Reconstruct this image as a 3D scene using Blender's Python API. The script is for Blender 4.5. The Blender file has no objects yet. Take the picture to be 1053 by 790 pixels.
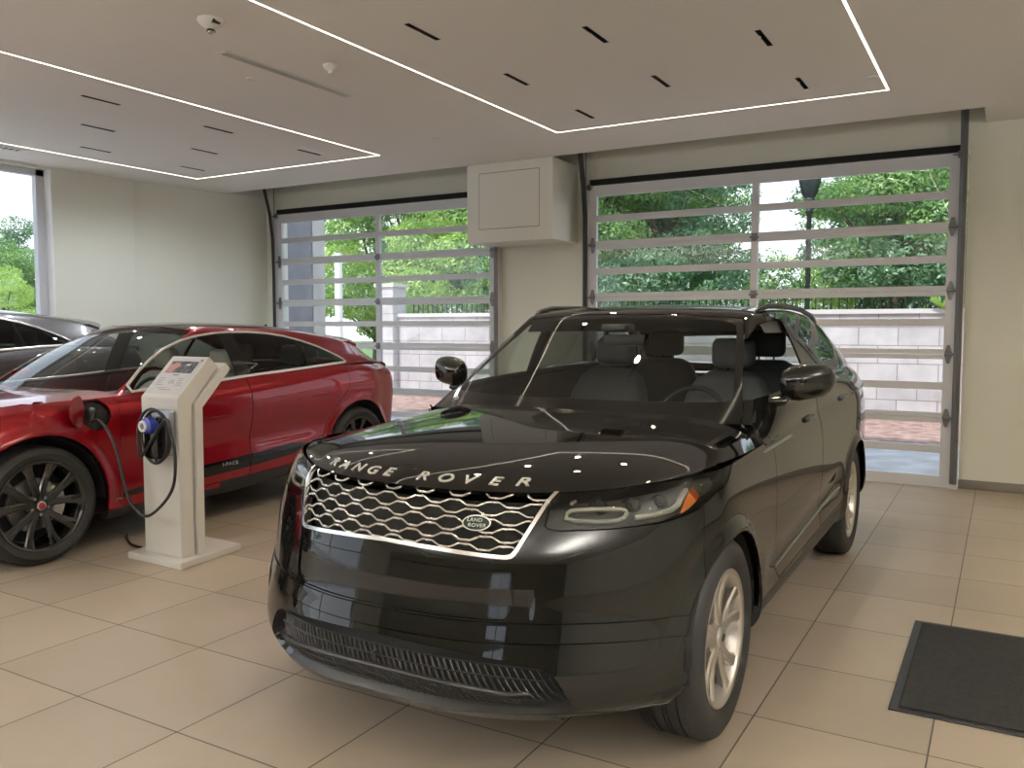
import bpy, bmesh
from mathutils import Vector, Matrix
from mathutils.bvhtree import BVHTree
LAMP_A = 24; LAMP_W = 8; LAMP_C = 12; SKY = 1.8; SUN = 4.2; EXPOSURE = 0.3; FILL_W = 270
import math, random
import numpy as np

# ------------------------------------------------------------ smooth surface patches
def bs_matrix(n, m, e0='n', e1='n'):
    """m samples of a uniform cubic B-spline over n control points; ends natural ('n') or mirrored ('m')."""
    us = m if isinstance(m, np.ndarray) else np.linspace(0, n-1, m)
    B = np.zeros((len(us), n)); Bx = np.zeros((len(us), n))
    for i, u in enumerate(us):
        k = min(int(u), n-2); t = u-k
        w = ((1-t)**3/6, (3*t**3-6*t*t+4)/6, (-3*t**3+3*t*t+3*t+1)/6, t**3/6)
        for j, wj in enumerate(w):
            idx = k-1+j
            if idx < 0:
                if e0 == 'm':
                    B[i, 1] += wj; Bx[i, 1] -= wj
                else:
                    for M in (B, Bx):
                        M[i, 0] += 2*wj; M[i, 1] -= wj
            elif idx > n-1:
                if e1 == 'm':
                    B[i, n-2] += wj; Bx[i, n-2] -= wj
                else:
                    for M in (B, Bx):
                        M[i, n-1] += 2*wj; M[i, n-2] -= wj
            else:
                B[i, idx] += wj; Bx[i, idx] += wj
    return B, Bx

class Mesh:
    def __init__(s, V, N, F):
        s.V = np.asarray(V, float).reshape(-1, 3); s.N = np.asarray(N, float).reshape(-1, 3); s.F = F
    def copy(s): return Mesh(s.V.copy(), s.N.copy(), [list(f) for f in s.F])

def calc_normals(V, F):
    N = np.zeros_like(V)
    for f in F:
        p = V[list(f)]
        n = np.cross(p[2]-p[0], p[-1]-p[1]) if len(f) > 3 else np.cross(p[1]-p[0], p[2]-p[0])
        N[list(f)] += n
    l = np.linalg.norm(N, axis=1); l[l < 1e-12] = 1
    return N/l[:, None]

def patch(P, mu, mv, eu0='n', eu1='n', ev0='n', ev1='n', corr=3, disp=None, flip=False):
    """P[rows v][cols u] -> smooth surface grid."""
    P = np.asarray(P, float); nv, nu, _ = P.shape
    Bu, Bux = bs_matrix(nu, nu, eu0, eu1); Bv, Bvx = bs_matrix(nv, nv, ev0, ev1)
    def ev(C, Bu, Bux, Bv, Bvx):
        return np.stack([Bvx@C[:, :, 0]@Bux.T, Bv@C[:, :, 1]@Bu.T, Bv@C[:, :, 2]@Bu.T], -1)
    C = P.copy()
    for _ in range(corr):
        C = C+0.85*(P-ev(C, Bu, Bux, Bv, Bvx))
    Bu, Bux = bs_matrix(nu, mu, eu0, eu1); Bv, Bvx = bs_matrix(nv, mv, ev0, ev1)
    S = ev(C, Bu, Bux, Bv, Bvx)
    a, b = S.shape[:2]
    V = S.reshape(-1, 3)
    F = []
    for i in range(a-1):
        for j in range(b-1):
            q = [i*b+j, i*b+j+1, (i+1)*b+j+1, (i+1)*b+j]
            F.append(q[::-1] if flip else q)
    N = grid_normals(V.reshape(a, b, 3), flip)
    if disp is not None:
        V = V+N*disp(V)[:, None]
        N = grid_normals(V.reshape(a, b, 3), flip)
    if eu0 == 'm' or eu1 == 'm':
        c = np.abs(V[:, 0]) < 1e-4
        V[c, 0] = 0; N[c, 0] = 0
        N /= np.linalg.norm(N, axis=1)[:, None]
    return Mesh(V, N, F)

def grid_normals(G, flip):
    du = np.gradient(G, axis=1); dv = np.gradient(G, axis=0)
    N = np.cross(du, dv).reshape(-1, 3)
    l = np.linalg.norm(N, axis=1); bad = l < 1e-10; l[bad] = 1
    N = N/l[:, None]
    if bad.any():
        N[bad] = N[~bad].mean(0)
    return -N if flip else N

def split(M, f):
    """cut mesh along zero of per-vertex f; returns (f<=0 part, f>0 part)."""
    V = list(M.V); N = list(M.N); cache = {}
    out = ([], [])
    def cutv(a, b):
        k = (a, b) if a < b else (b, a)
        if k not in cache:
            t = f[k[0]]/(f[k[0]]-f[k[1]])
            cache[k] = len(V)
            V.append(M.V[k[0]]*(1-t)+M.V[k[1]]*t)
            n = M.N[k[0]]*(1-t)+M.N[k[1]]*t
            N.append(n/(np.linalg.norm(n)+1e-12))
        return cache[k]
    pos = f > 0
    for F in M.F:
        s = [pos[i] for i in F]
        if all(s): out[1].append(F); continue
        if not any(s): out[0].append(F); continue
        A = []; B = []
        n = len(F)
        for i in range(n):
            a, b = F[i], F[(i+1) % n]
            (B if pos[a] else A).append(a)
            if pos[a] != pos[b]:
                c = cutv(a, b); A.append(c); B.append(c)
        if len(A) > 2: out[0].append(A)
        if len(B) > 2: out[1].append(B)
    V = np.array(V); N = np.array(N)
    return tuple(compact(Mesh(V, N, o)) for o in out)

def compact(M):
    if not M.F: return Mesh(np.zeros((0, 3)), np.zeros((0, 3)), [])
    used = sorted({i for f in M.F for i in f}); mp = {u: k for k, u in enumerate(used)}
    return Mesh(M.V[used], M.N[used], [[mp[i] for i in f] for f in M.F])

def carve(M, fn, gap=0.0025):
    """returns (inside, outside) with a panel gap between them. fn(V) -> signed distance (negative inside)"""
    if not M.F: return M, M
    ins, rest = split(M, fn(M.V)+gap)
    if not rest.F: return ins, rest
    _, outs = split(rest, fn(rest.V)-gap)
    return ins, outs

def seg_d(p, a, b):
    ab = b-a; t = np.clip(((p-a)@ab)/(ab@ab+1e-12), 0, 1)
    return np.linalg.norm(p-(a+t[:, None]*ab), axis=1)

def poly_sd(p, poly):
    poly = np.asarray(poly, float); n = len(poly)
    d = np.full(len(p), 1e9); ins = np.zeros(len(p), bool)
    for i in range(n):
        a, b = poly[i], poly[(i+1) % n]
        d = np.minimum(d, seg_d(p, a, b))
        c = (a[1] > p[:, 1]) != (b[1] > p[:, 1])
        with np.errstate(divide='ignore', invalid='ignore'):
            xx = (b[0]-a[0])*(p[:, 1]-a[1])/(b[1]-a[1]+1e-15)+a[0]
        ins ^= c & (p[:, 0] < xx)
    return np.where(ins, -d, d)

def chaikin(poly, k=2, closed=True, w=.25):
    P = np.asarray(poly, float)
    for _ in range(k):
        Q = []
        n = len(P)
        for i in range(n if closed else n-1):
            a, b = P[i], P[(i+1) % n]
            Q += [a*(1-w)+b*w, a*w+b*(1-w)]
        if not closed: Q = [P[0]]+Q+[P[-1]]
        P = np.array(Q)
    return P

def line_d(p, pts):
    """distance to open polyline"""
    pts = np.asarray(pts, float); d = np.full(len(p), 1e9)
    for i in range(len(pts)-1): d = np.minimum(d, seg_d(p, pts[i], pts[i+1]))
    return d

def merge(*Ms):
    V = []; N = []; F = []; o = 0
    for M in Ms:
        if len(M.V) == 0: continue
        V.append(M.V); N.append(M.N); F += [[i+o for i in f] for f in M.F]; o += len(M.V)
    if not V: return Mesh(np.zeros((0, 3)), np.zeros((0, 3)), [])
    return Mesh(np.vstack(V), np.vstack(N), F)

def mirror(M):
    k = np.array([-1, 1, 1.])
    return Mesh(M.V*k, M.N*k, [f[::-1] for f in M.F])

def both(M): return merge(M, mirror(M))

def rim(M, depth=.012, keep_center=True, out=0.0):
    """turn the panel's free edges inward so that it reads as pressed sheet with thickness"""
    cnt = {}
    key = {}
    ids = []
    for i, v in enumerate(M.V):
        k = (round(v[0], 5), round(v[1], 5), round(v[2], 5)); ids.append(key.setdefault(k, i))
    for f in M.F:
        for i in range(len(f)):
            a, b = ids[f[i]], ids[f[(i+1) % len(f)]]
            if a == b: continue
            cnt.setdefault((min(a, b), max(a, b)), []).append((a, b))
    V = []; N = []; F = []
    for k, l in cnt.items():
        if len(l) != 1: continue
        a, b = l[0]
        if keep_center and abs(M.V[a][0]) < 1e-4 and abs(M.V[b][0]) < 1e-4: continue
        pa, pb = M.V[a], M.V[b]; qa = pa-M.N[a]*depth; qb = pb-M.N[b]*depth
        n = np.cross(pb-pa, M.N[a]); n = n/(np.linalg.norm(n)+1e-12)
        o = len(V); V += [pa, pb, qb, qa]; N += [n]*4; F.append([o+1, o, o+3, o+2])
    if not V: return M
    return merge(M, Mesh(np.array(V), np.array(N), F))

def offset(M, d): return Mesh(M.V+M.N*d, M.N, M.F)

# ------------------------------------------------------------ vehicle surfaces (half, x>=0; y back from the nose; z up)
def side_z(zs, y):
    return np.interp(y, zs[0], zs[1])

def lower_body(S):
    """S: spec. returns patch of the flank from front centre around the corner to rear centre"""
    L = S['length']; rows = []
    for r in S['rows']:
        row = []
        for (a, b) in S['nose']:
            t = min(1, b/.45)
            row.append((a*r['w'], r['f']+b*S.get('nose_d', 1)*r.get('nd', 1), np.interp(a, [0, .65, 1], [r['zf'], r['zc'], r['zs'][0]])))
        for y in S['side_y']:
            z = np.interp(y, S['zy'], r['zs'])
            w = r['w']+np.interp(y, S['wy'], S['dw'])*r.get('h', 1)
            row.append((w, y, z))
        for (a, b) in S['tail']:
            row.append((a*(r['w']+S['dw'][-1]*r.get('h', 1)), r['r']-b, np.interp(a, [0, 1], [r['zr'], r['zs'][-1]])))
        rows.append(row)
    return rows
# ------------------------------------------------------------ the black sport utility vehicle
VEL = dict(length=4.80, axF=.89, axR=3.764, wheel_r=.362, arch_r=.398,
  nose=[(0, 0), (.20, .010), (.38, .048), (.55, .118), (.705, .210), (.84, .315), (.938, .435), (.988, .60)],
  side_y=[.86, 1.15, 1.55, 2.0, 2.6, 3.2, 3.76, 4.15],
  tail=[(.985, .42), (.93, .24), (.80, .12), (.55, .05), (.28, .015), (0, 0)],
  zy=[.86, 1.6, 2.6, 3.76, 4.8],
  wy=[.86, 1.15, 1.55, 2.6, 3.2, 3.76, 4.8], dw=[.008, .004, -.004, -.006, .002, .012, -.01],
  rows=[
    dict(zf=.235, zc=.215, zs=[.24, .24, .25, .27, .32], zr=.33, w=.84, f=.13, r=4.66, h=0),
    dict(zf=.275, zc=.25, zs=[.26, .265, .275, .30, .36], zr=.36, w=.905, f=.065, r=4.72, h=0),
    dict(zf=.34, zc=.31, zs=[.32, .32, .33, .36, .42], zr=.42, w=.945, f=.028, r=4.75),
    dict(zf=.44, zc=.43, zs=[.42, .42, .44, .47, .52], zr=.52, w=.955, f=.048, r=4.77),
    dict(zf=.545, zc=.545, zs=[.54, .53, .55, .58, .62], zr=.62, w=.955, f=.080, r=4.79),
    dict(zf=.65, zc=.65, zs=[.65, .64, .66, .69, .72], zr=.72, w=.955, f=.098, r=4.80),
    dict(zf=.75, zc=.75, zs=[.76, .76, .78, .80, .82], zr=.82, w=.958, f=.122, r=4.79),
    dict(zf=.85, zc=.85, zs=[.86, .86, .89, .91, .93], zr=.93, w=.955, f=.158, r=4.77),
    dict(zf=.912, zc=.915, zs=[.935, .945, .97, 1.0, 1.03], zr=1.03, w=.945, f=.188, r=4.745),
    dict(zf=.942, zc=.945, zs=[.985, 1.0, 1.035, 1.075, 1.11], zr=1.11, w=.925, f=.225, r=4.72),
  ])

def vel_hood():
    """rows from the nose back to the cowl, columns from the centre line out to the shut line"""
    edge = []   # matches the top row of the flank
    S = VEL; r = S['rows'][-1]
    base = lower_body(S)[-1]
    # front rim = stations 0..6 ; side rim = stations 6.. along the fender to y=1.70
    nz = [base[i] for i in range(0, 7)]
    rowsP = []
    # crown heights along the centre line
    def crown(y): return np.interp(y, [.22, .30, .42, .6, .9, 1.2, 1.5, 1.75], [.942, .982, 1.010, 1.037, 1.068, 1.095, 1.118, 1.13])
    n = 7
    for k, (yc, ys) in enumerate([(.225, .68), (.27, .72), (.36, .79), (.52, .90), (.75, 1.05), (1.0, 1.22), (1.25, 1.42), (1.46, 1.62), (1.60, 1.74)]):
        row = []
        t = k/8
        ex = float(np.interp(ys, [.68, 1.15, 1.74], [.860, .912, .924])); ez = float(np.interp(ys, [.68, .86, 1.6, 1.75], [.975, .985, 1.0, 1.004]))
        for i in range(n):
            a, b, z0 = nz[i][0]/nz[6][0], nz[i][1]-nz[0][1], nz[i][2]
            x = a*ex
            fr = b/(nz[6][1]-nz[0][1])
            y = yc+(ys-yc)*fr*(1-t)+(ys-yc)*(a**2.2)*t
            zc = crown(yc)
            if k == 0: z = z0
            else:
                # cross section: flat centre with a raised shoulder crease, rolling down to the edge
                prof = float(np.interp(a, [0, .22, .44, .62, .78, .92, 1], [0, .012, .055, .15, .34, .70, 1]))
                z = zc+(ez-zc)*prof
                bl = min(1, k/2.2)
                z = z*bl+(z0+(zc-nz[0][2])*(1-fr)*1.0)*(1-bl)
            row.append((x, y, z))
        rowsP.append(row)
    return rowsP

def vel_canopy():
    st = []
    def belt(y): return float(np.interp(y, [1.5, 1.62, 1.8, 2.0, 3.0, 4.1, 4.7], [1.035, 1.055, 1.12, 1.165, 1.20, 1.225, 1.20]))
    def bx(y): return float(np.interp(y, [1.6, 2.0, 3.0, 3.9, 4.4, 4.7], [.862, .868, .872, .858, .81, .74]))
    # columns: belt, glass low, glass mid, glass top, rail low, rail high, roof1, roof2, roof3, centre
    # windscreen stations
    for t, k in ((-.12, 0), (0, 0), (.33, 1), (.66, 2), (.93, 3)):
        yb = 1.64+.66*t
        A = np.array([.815-.155*t, 1.66+.66*t, 1.115+.43*t])
        B = np.array([bx(max(yb, 1.6)), yb+.01, belt(max(1.6, yb))])
        if t <= 0: B = np.array([.866, yb, 1.062+.1*t])
        row = [B]
        for s in (.25, .5, .75): row.append(B*(1-s)+A*s+np.array([.012*math.sin(s*math.pi)*max(t, 0), 0, 0]))
        row.append(A)
        C0 = np.array([0, 1.435+.79*t, 1.135+.435*t])
        for s in (.12, .35, .6, .82, 1.0):
            x = A[0]*(1-s); q = 1-(x/A[0])**2.4
            row.append(np.array([x, A[1]+(C0[1]-A[1])*q, A[2]+(C0[2]-A[2])*(1-(x/A[0])**2)]))
        st.append(row)
    def section(y, ztop, edge_z, edge_x, dy=0, bz=None, crown=.0):
        b = bz if bz is not None else belt(y); x0 = bx(min(y, 4.7))
        r = []
        for s, bow in ((0, 0), (.28, .008), (.58, .010), (.84, .004)):
            r.append(np.array([x0+(edge_x+.045-x0)*s+bow, y+dy*.2, b+(edge_z-.045-b)*s]))
        r.append(np.array([edge_x+.018, y+dy*.3, edge_z-.010]))
        for fx, fz, q in ((.93, .30, .4), (.76, .62, .6), (.48, .86, .85), (.22, .97, .97), (0, 1.0, 1)):
            r.append(np.array([edge_x*fx, y+dy*q, edge_z+(ztop-edge_z)*fz]))
        return r
    st.append(section(2.40, 1.592, 1.553, .668, dy=-.05))
    st.append(section(2.62, 1.612, 1.570, .676, dy=-.02))
    st.append(section(3.0, 1.620, 1.575, .676))
    st.append(section(3.45, 1.612, 1.562, .665))
    st.append(section(3.9, 1.592, 1.53, .645))
    st.append(section(4.3, 1.555, 1.48, .62, dy=.05))
    st.append(section(4.5, 1.50, 1.41, .62, dy=.08, bz=1.215))
    st.append(section(4.62, 1.32, 1.28, .66, dy=.07, bz=1.19))
    st.append(section(4.70, 1.13, 1.12, .70, dy=.04, bz=1.10))
    return st

def vel_shoulder():
    base = VEL; rows = []
    ys = [1.50, 1.62, 1.8, 2.1, 2.6, 3.1, 3.6, 4.0, 4.3, 4.5, 4.66]
    top = []
    low = []
    for y in ys:
        zl = np.interp(y, [.86, 1.6, 2.6, 3.76, 4.8], base['rows'][-1]['zs'])
        wl = .925+np.interp(y, base['wy'], base['dw'])
        if y > 4.1: wl -= np.interp(y, [4.1, 4.38, 4.56, 4.68], [0, .015, .065, .2])
        zb = float(np.interp(y, [1.5, 1.62, 1.8, 2.0, 3.0, 4.1, 4.7], [1.035, 1.055, 1.12, 1.165, 1.20, 1.225, 1.20]))
        xb = float(np.interp(y, [1.6, 2.0, 3.0, 3.9, 4.4, 4.7], [.862, .868, .872, .858, .81, .74]))
        low.append((wl, y, zl)); top.append((xb, y, zb))
    for t, bo in ((-.12, 0), (0, 0), (.3, .010), (.62, .012), (.88, .002), (1.0, -.006)):
        rows.append([tuple(np.array(a)*(1-t)+np.array(b)*t+np.array([bo, 0, 0])) for a, b in zip(low, top)])
    return rows
# ------------------------------------------------------------ blender helpers
SC = bpy.context.scene
COL = SC.collection

def new_obj(name, data, parent=None):
    o = bpy.data.objects.new(name, data); COL.objects.link(o)
    if parent is not None: o.parent = parent
    return o

def empty(name, loc=(0, 0, 0), rz=0, label=None, cat=None, group=None):
    o = new_obj(name, None); o.location = loc; o.rotation_euler = (0, 0, rz); o.empty_display_size = .1
    return tag(o, label, cat, group)

def tag(o, label=None, cat=None, group=None, kind=None):
    if label: o['label'] = label
    if cat: o['category'] = cat
    if group: o['group'] = group
    if kind: o['kind'] = kind
    return o

def build(name, M, mat, parent=None, smooth=True, sharp=None, kind=None, label=None, custom=True):
    me = bpy.data.meshes.new(name)
    me.from_pydata([tuple(v) for v in M.V], [], [tuple(f) for f in M.F])
    if isinstance(mat, (list, tuple)):
        for m in mat: me.materials.append(m)
    else: me.materials.append(mat)
    if smooth:
        me.polygons.foreach_set('use_smooth', [True]*len(me.polygons))
        if custom and len(M.N) == len(M.V) and len(M.V):
            me.normals_split_custom_set_from_vertices([tuple(n) for n in M.N])
    me.update()
    o = new_obj(name, me, parent)
    if kind: o['kind'] = kind
    if label: o['label'] = label
    return o

def bmobj(name, bm, mat, parent=None, smooth=False, angle=35, kind=None, label=None, loc=None):
    bmesh.ops.recalc_face_normals(bm, faces=bm.faces[:])
    if smooth:
        th = math.radians(angle)
        for f in bm.faces: f.smooth = True
        for e in bm.edges:
            if len(e.link_faces) == 2 and e.calc_face_angle(0) > th: e.smooth = False
    me = bpy.data.meshes.new(name); bm.to_mesh(me); bm.free()
    if isinstance(mat, (list, tuple)):
        for m in mat: me.materials.append(m)
    else: me.materials.append(mat)
    o = new_obj(name, me, parent)
    if loc is not None: o.location = loc
    if kind: o['kind'] = kind
    if label: o['label'] = label
    return o

def box(bm, x0, x1, y0, y1, z0, z1, bev=0, seg=2, mi=0):
    g = bmesh.ops.create_cube(bm, size=1)
    for v in g['verts']:
        v.co = Vector(((x0+x1)/2+v.co.x*(x1-x0), (y0+y1)/2+v.co.y*(y1-y0), (z0+z1)/2+v.co.z*(z1-z0)))
    fs = {f for v in g['verts'] for f in v.link_faces}
    for f in fs: f.material_index = mi
    if bev:
        es = list({e for v in g['verts'] for e in v.link_edges})
        r = bmesh.ops.bevel(bm, geom=es, offset=bev, segments=seg, profile=.5, affect='EDGES')
        for f in r['faces']: f.material_index = mi

def boxobj(name, dims, mat, parent=None, bev=0, **k):
    bm = bmesh.new()
    for d in (dims if isinstance(dims[0], (list, tuple)) else [dims]): box(bm, *d, bev=bev)
    return bmobj(name, bm, mat, parent, smooth=bev > 0, **k)

def tube(bm, pts, r, n=8, closed=False, squash=1.0, up=None, caps=True):
    pts = [Vector(p) for p in pts]; m = len(pts)
    rings = []
    prev = None
    for i, p in enumerate(pts):
        a = pts[(i-1) % m] if (closed or i > 0) else p
        b = pts[(i+1) % m] if (closed or i < m-1) else p
        t = (b-a).normalized()
        if prev is None:
            u = Vector(up) if up is not None else (Vector((0, 0, 1)) if abs(t.z) < .9 else Vector((1, 0, 0)))
        else: u = prev
        u = (u-t*u.dot(t)).normalized(); w = t.cross(u); prev = u
        rr = r[i] if isinstance(r, (list, tuple)) else r
        rings.append([bm.verts.new(p+u*math.cos(2*math.pi*k/n)*rr*squash+w*math.sin(2*math.pi*k/n)*rr) for k in range(n)])
    for i in range(m if closed else m-1):
        A, B = rings[i], rings[(i+1) % m]
        for k in range(n): bm.faces.new((A[k], A[(k+1) % n], B[(k+1) % n], B[k]))
    if caps and not closed:
        bm.faces.new(rings[0][::-1]); bm.faces.new(rings[-1])

def lathe(bm, prof, n=64, axis='x', center=(0, 0, 0), mi=0, closed=False):
    """prof: (radius, offset along axis)"""
    c = Vector(center); rings = []
    for r, h in prof:
        ring = []
        for k in range(n):
            a = 2*math.pi*k/n; ca, sa = r*math.cos(a), r*math.sin(a)
            co = {'x': (h, ca, sa), 'y': (ca, h, sa), 'z': (ca, sa, h)}[axis]
            ring.append(bm.verts.new(c+Vector(co)))
        rings.append(ring)
    m = len(rings)
    for i in range(m if closed else m-1):
        A, B = rings[i], rings[(i+1) % m]
        for k in range(n):
            f = bm.faces.new((A[k], A[(k+1) % n], B[(k+1) % n], B[k])); f.material_index = mi
    return rings

def prism(bm, poly, y0, y1, axis='y', mi=0):
    """extrude a 2-D polygon; axis = extrusion direction; poly in the other two coordinates"""
    def co(p, h):
        return {'y': (p[0], h, p[1]), 'x': (h, p[0], p[1]), 'z': (p[0], p[1], h)}[axis]
    a = [bm.verts.new(co(p, y0)) for p in poly]; b = [bm.verts.new(co(p, y1)) for p in poly]
    fs = [bm.faces.new(a), bm.faces.new(b[::-1])]
    n = len(poly)
    for i in range(n): fs.append(bm.faces.new((a[i], b[i], b[(i+1) % n], a[(i+1) % n])))
    for f in fs: f.material_index = mi
    return fs

def subdivide_smooth(o, lv=2):
    m = o.modifiers.new('Subdivision', 'SUBSURF'); m.levels = lv; m.render_levels = lv
    return o

def arr(V): return Mesh(V, np.zeros_like(V), [])

def text_mesh(s, size=1, extrude=.05, sx=1, spacing=1.0, offset=0, bold=False):
    cu = bpy.data.curves.new('lettering', 'FONT'); cu.body = s; cu.size = size; cu.extrude = extrude
    cu.space_character = spacing; cu.align_x = 'CENTER'; cu.resolution_u = 4; cu.offset = offset
    ob = bpy.data.objects.new('lettering', cu); COL.objects.link(ob)
    dg = bpy.context.evaluated_depsgraph_get(); dg.update()
    me = bpy.data.meshes.new_from_object(ob.evaluated_get(dg))
    V = np.array([v.co[:] for v in me.vertices]); V[:, 0] *= sx
    F = [list(p.vertices) for p in me.polygons]
    bpy.data.objects.remove(ob); bpy.data.curves.remove(cu); bpy.data.meshes.remove(me)
    return V, F

class Surf:
    """ray caster on a surface, for laying trim onto it"""
    def __init__(s, *Ms):
        M = merge(*Ms)
        s.t = BVHTree.FromPolygons([tuple(v) for v in M.V], [tuple(f) for f in M.F])
    def cast(s, o, d):
        h = s.t.ray_cast(Vector(o), Vector(d))
        return h[0], h[1]
    def front(s, x, z, out=0):
        p, n = s.cast((x, -1, z), (0, 1, 0))
        if p is None: p, n, _, _ = s.t.find_nearest(Vector((x, .1, z)))
        if n.y > 0: n = -n
        return p+n*out
    def down(s, x, y, out=0):
        p, n = s.cast((x, y, 3), (0, 0, -1))
        if p is None: p, n, _, _ = s.t.find_nearest(Vector((x, y, 1.)))
        if n.z < 0: n = -n
        return p+n*out
    def side(s, y, z, out=0, sgn=1):
        p, n = s.cast((sgn*3, y, z), (-sgn, 0, 0))
        if p is None: p, n, _, _ = s.t.find_nearest(Vector((sgn, y, z)))
        if n.x*sgn < 0: n = -n
        return p+n*out

# ------------------------------------------------------------ materials
def nodes(name):
    m = bpy.data.materials.new(name); m.use_nodes = True; nt = m.node_tree; nt.nodes.clear()
    out = nt.nodes.new('ShaderNodeOutputMaterial'); return m, nt, out

def pbr(name, col, rough=.5, metal=0, coat=0, spec=.5, emit=None, estr=0, sheen=0, coatr=.03):
    m, nt, out = nodes(name); b = nt.nodes.new('ShaderNodeBsdfPrincipled')
    b.inputs['Base Color'].default_value = (*col, 1); b.inputs['Roughness'].default_value = rough
    b.inputs['Metallic'].default_value = metal; b.inputs['Coat Weight'].default_value = coat
    b.inputs['Coat Roughness'].default_value = coatr; b.inputs['Specular IOR Level'].default_value = spec
    b.inputs['Sheen Weight'].default_value = sheen
    if emit: b.inputs['Emission Color'].default_value = (*emit, 1); b.inputs['Emission Strength'].default_value = estr
    nt.links.new(b.outputs[0], out.inputs[0]); m['bsdf'] = b.name
    return m

def noise_bump(m, scale, strength, dist=.01, detail=3):
    nt = m.node_tree; b = nt.nodes[m['bsdf']]
    tc = nt.nodes.new('ShaderNodeTexCoord'); n = nt.nodes.new('ShaderNodeTexNoise'); bp = nt.nodes.new('ShaderNodeBump')
    n.inputs['Scale'].default_value = scale; n.inputs['Detail'].default_value = detail
    bp.inputs['Strength'].default_value = strength; bp.inputs['Distance'].default_value = dist
    nt.links.new(tc.outputs['Object'], n.inputs['Vector']); nt.links.new(n.outputs['Fac'], bp.inputs['Height'])
    nt.links.new(bp.outputs[0], b.inputs['Normal'])
    return m

def noise_color(m, c1, c2, scale, detail=4, lo=.35, hi=.65):
    nt = m.node_tree; b = nt.nodes[m['bsdf']]
    tc = nt.nodes.new('ShaderNodeTexCoord'); n = nt.nodes.new('ShaderNodeTexNoise'); r = nt.nodes.new('ShaderNodeValToRGB')
    n.inputs['Scale'].default_value = scale; n.inputs['Detail'].default_value = detail
    r.color_ramp.elements[0].position = lo; r.color_ramp.elements[1].position = hi
    r.color_ramp.elements[0].color = (*c1, 1); r.color_ramp.elements[1].color = (*c2, 1)
    nt.links.new(tc.outputs['Object'], n.inputs['Vector']); nt.links.new(n.outputs['Fac'], r.inputs[0])
    nt.links.new(r.outputs[0], b.inputs['Base Color'])
    return m

def glass(name, tint=(.8, .85, .83), ior=1.5, rough=0.0):
    """thin sheet of glass"""
    m, nt, out = nodes(name)
    tr = nt.nodes.new('ShaderNodeBsdfTransparent'); tr.inputs[0].default_value = (*tint, 1)
    gl = nt.nodes.new('ShaderNodeBsdfGlossy'); gl.inputs['Roughness'].default_value = rough
    fr = nt.nodes.new('ShaderNodeFresnel'); fr.inputs['IOR'].default_value = ior
    geo = nt.nodes.new('ShaderNodeNewGeometry'); mr = nt.nodes.new('ShaderNodeMapRange')
    mr.inputs['To Min'].default_value = ior; mr.inputs['To Max'].default_value = 1/ior
    nt.links.new(geo.outputs['Backfacing'], mr.inputs['Value']); nt.links.new(mr.outputs[0], fr.inputs['IOR'])
    mx = nt.nodes.new('ShaderNodeMixShader')
    nt.links.new(fr.outputs[0], mx.inputs[0]); nt.links.new(tr.outputs[0], mx.inputs[1]); nt.links.new(gl.outputs[0], mx.inputs[2])
    nt.links.new(mx.outputs[0], out.inputs[0])
    return m

MT = {}
MT['black_paint'] = pbr('glossy black paint', (.006, .006, .0055), .30, 0.0, 1.0, .0)
MT['black_paint'].node_tree.nodes[MT['black_paint']['bsdf']].inputs['Coat IOR'].default_value = 1.52
MT['red_paint'] = pbr('metallic red paint', (.25, .0022, .008), .30, .35, 1.0, .08)
MT['grey_paint'] = pbr('dark grey paint', (.05, .045, .05), .35, .3, 1.0, .5)
MT['gloss_black'] = pbr('gloss black trim', (.006, .006, .006), .08)
MT['satin_black'] = pbr('satin black plastic', (.016, .016, .016), .42)
MT['matte_black'] = pbr('matte black', (.008, .008, .008), .8)
MT['rubber'] = noise_bump(pbr('tyre rubber', (.018, .018, .018), .62), 60, .1, .002)
MT['chrome'] = pbr('chrome', (.78, .77, .75), .16, 1)
MT['bright_trim'] = pbr('satin bright trim', (.74, .72, .68), .3, .4)
MT['satin_silver'] = pbr('satin silver', (.55, .54, .52), .35, 1)
MT['alloy'] = pbr('silver alloy wheel', (.62, .60, .57), .30, .85, .4)
MT['alloy_black'] = pbr('black alloy wheel', (.010, .010, .010), .22, 0, .6)
MT['steel_disc'] = pbr('brake disc steel', (.42, .41, .40), .35, 1)
MT['windscreen'] = glass('windscreen glass', (.88, .93, .90))
MT['side_glass'] = glass('side window glass', (.74, .80, .76))
MT['dark_glass'] = glass('privacy glass', (.16, .18, .17))
MT['rear_glass'] = glass('tinted rear glass', (.50, .55, .52))
MT['roof_glass'] = pbr('dark roof glass', (.02, .02, .02), .06, 0, .5)
MT['lens'] = glass('lamp lens', (.72, .74, .72), 1.45)
MT['lamp_house'] = pbr('lamp housing', (.07, .07, .065), .3)
MT['drl'] = pbr('daytime lamp light guide', (.72, .72, .66), .25, .2)
MT['amber'] = pbr('amber marker', (.80, .22, .04), .25)
MT['leather_black'] = noise_bump(pbr('black leather', (.022, .022, .023), .5), 90, .1, .002)
MT['leather_beige'] = noise_bump(pbr('light leather', (.52, .47, .40), .5), 90, .1, .002)
MT['leather_grey'] = noise_bump(pbr('grey leather', (.075, .08, .085), .5), 90, .1, .002)
MT['dash'] = pbr('dashboard plastic', (.03, .03, .03), .55)
MT['headliner'] = pbr('headliner', (.10, .10, .10), .9)
MT['badge_green'] = pbr('badge green', (.012, .04, .022), .3, .3)
MT['badge_red'] = pbr('badge red', (.35, .02, .04), .3, .3)
MT['letter_silver'] = pbr('silver lettering', (.72, .71, .69), .3, .2)
MT['white_text'] = pbr('white lettering', (.8, .8, .78), .4)
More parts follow.
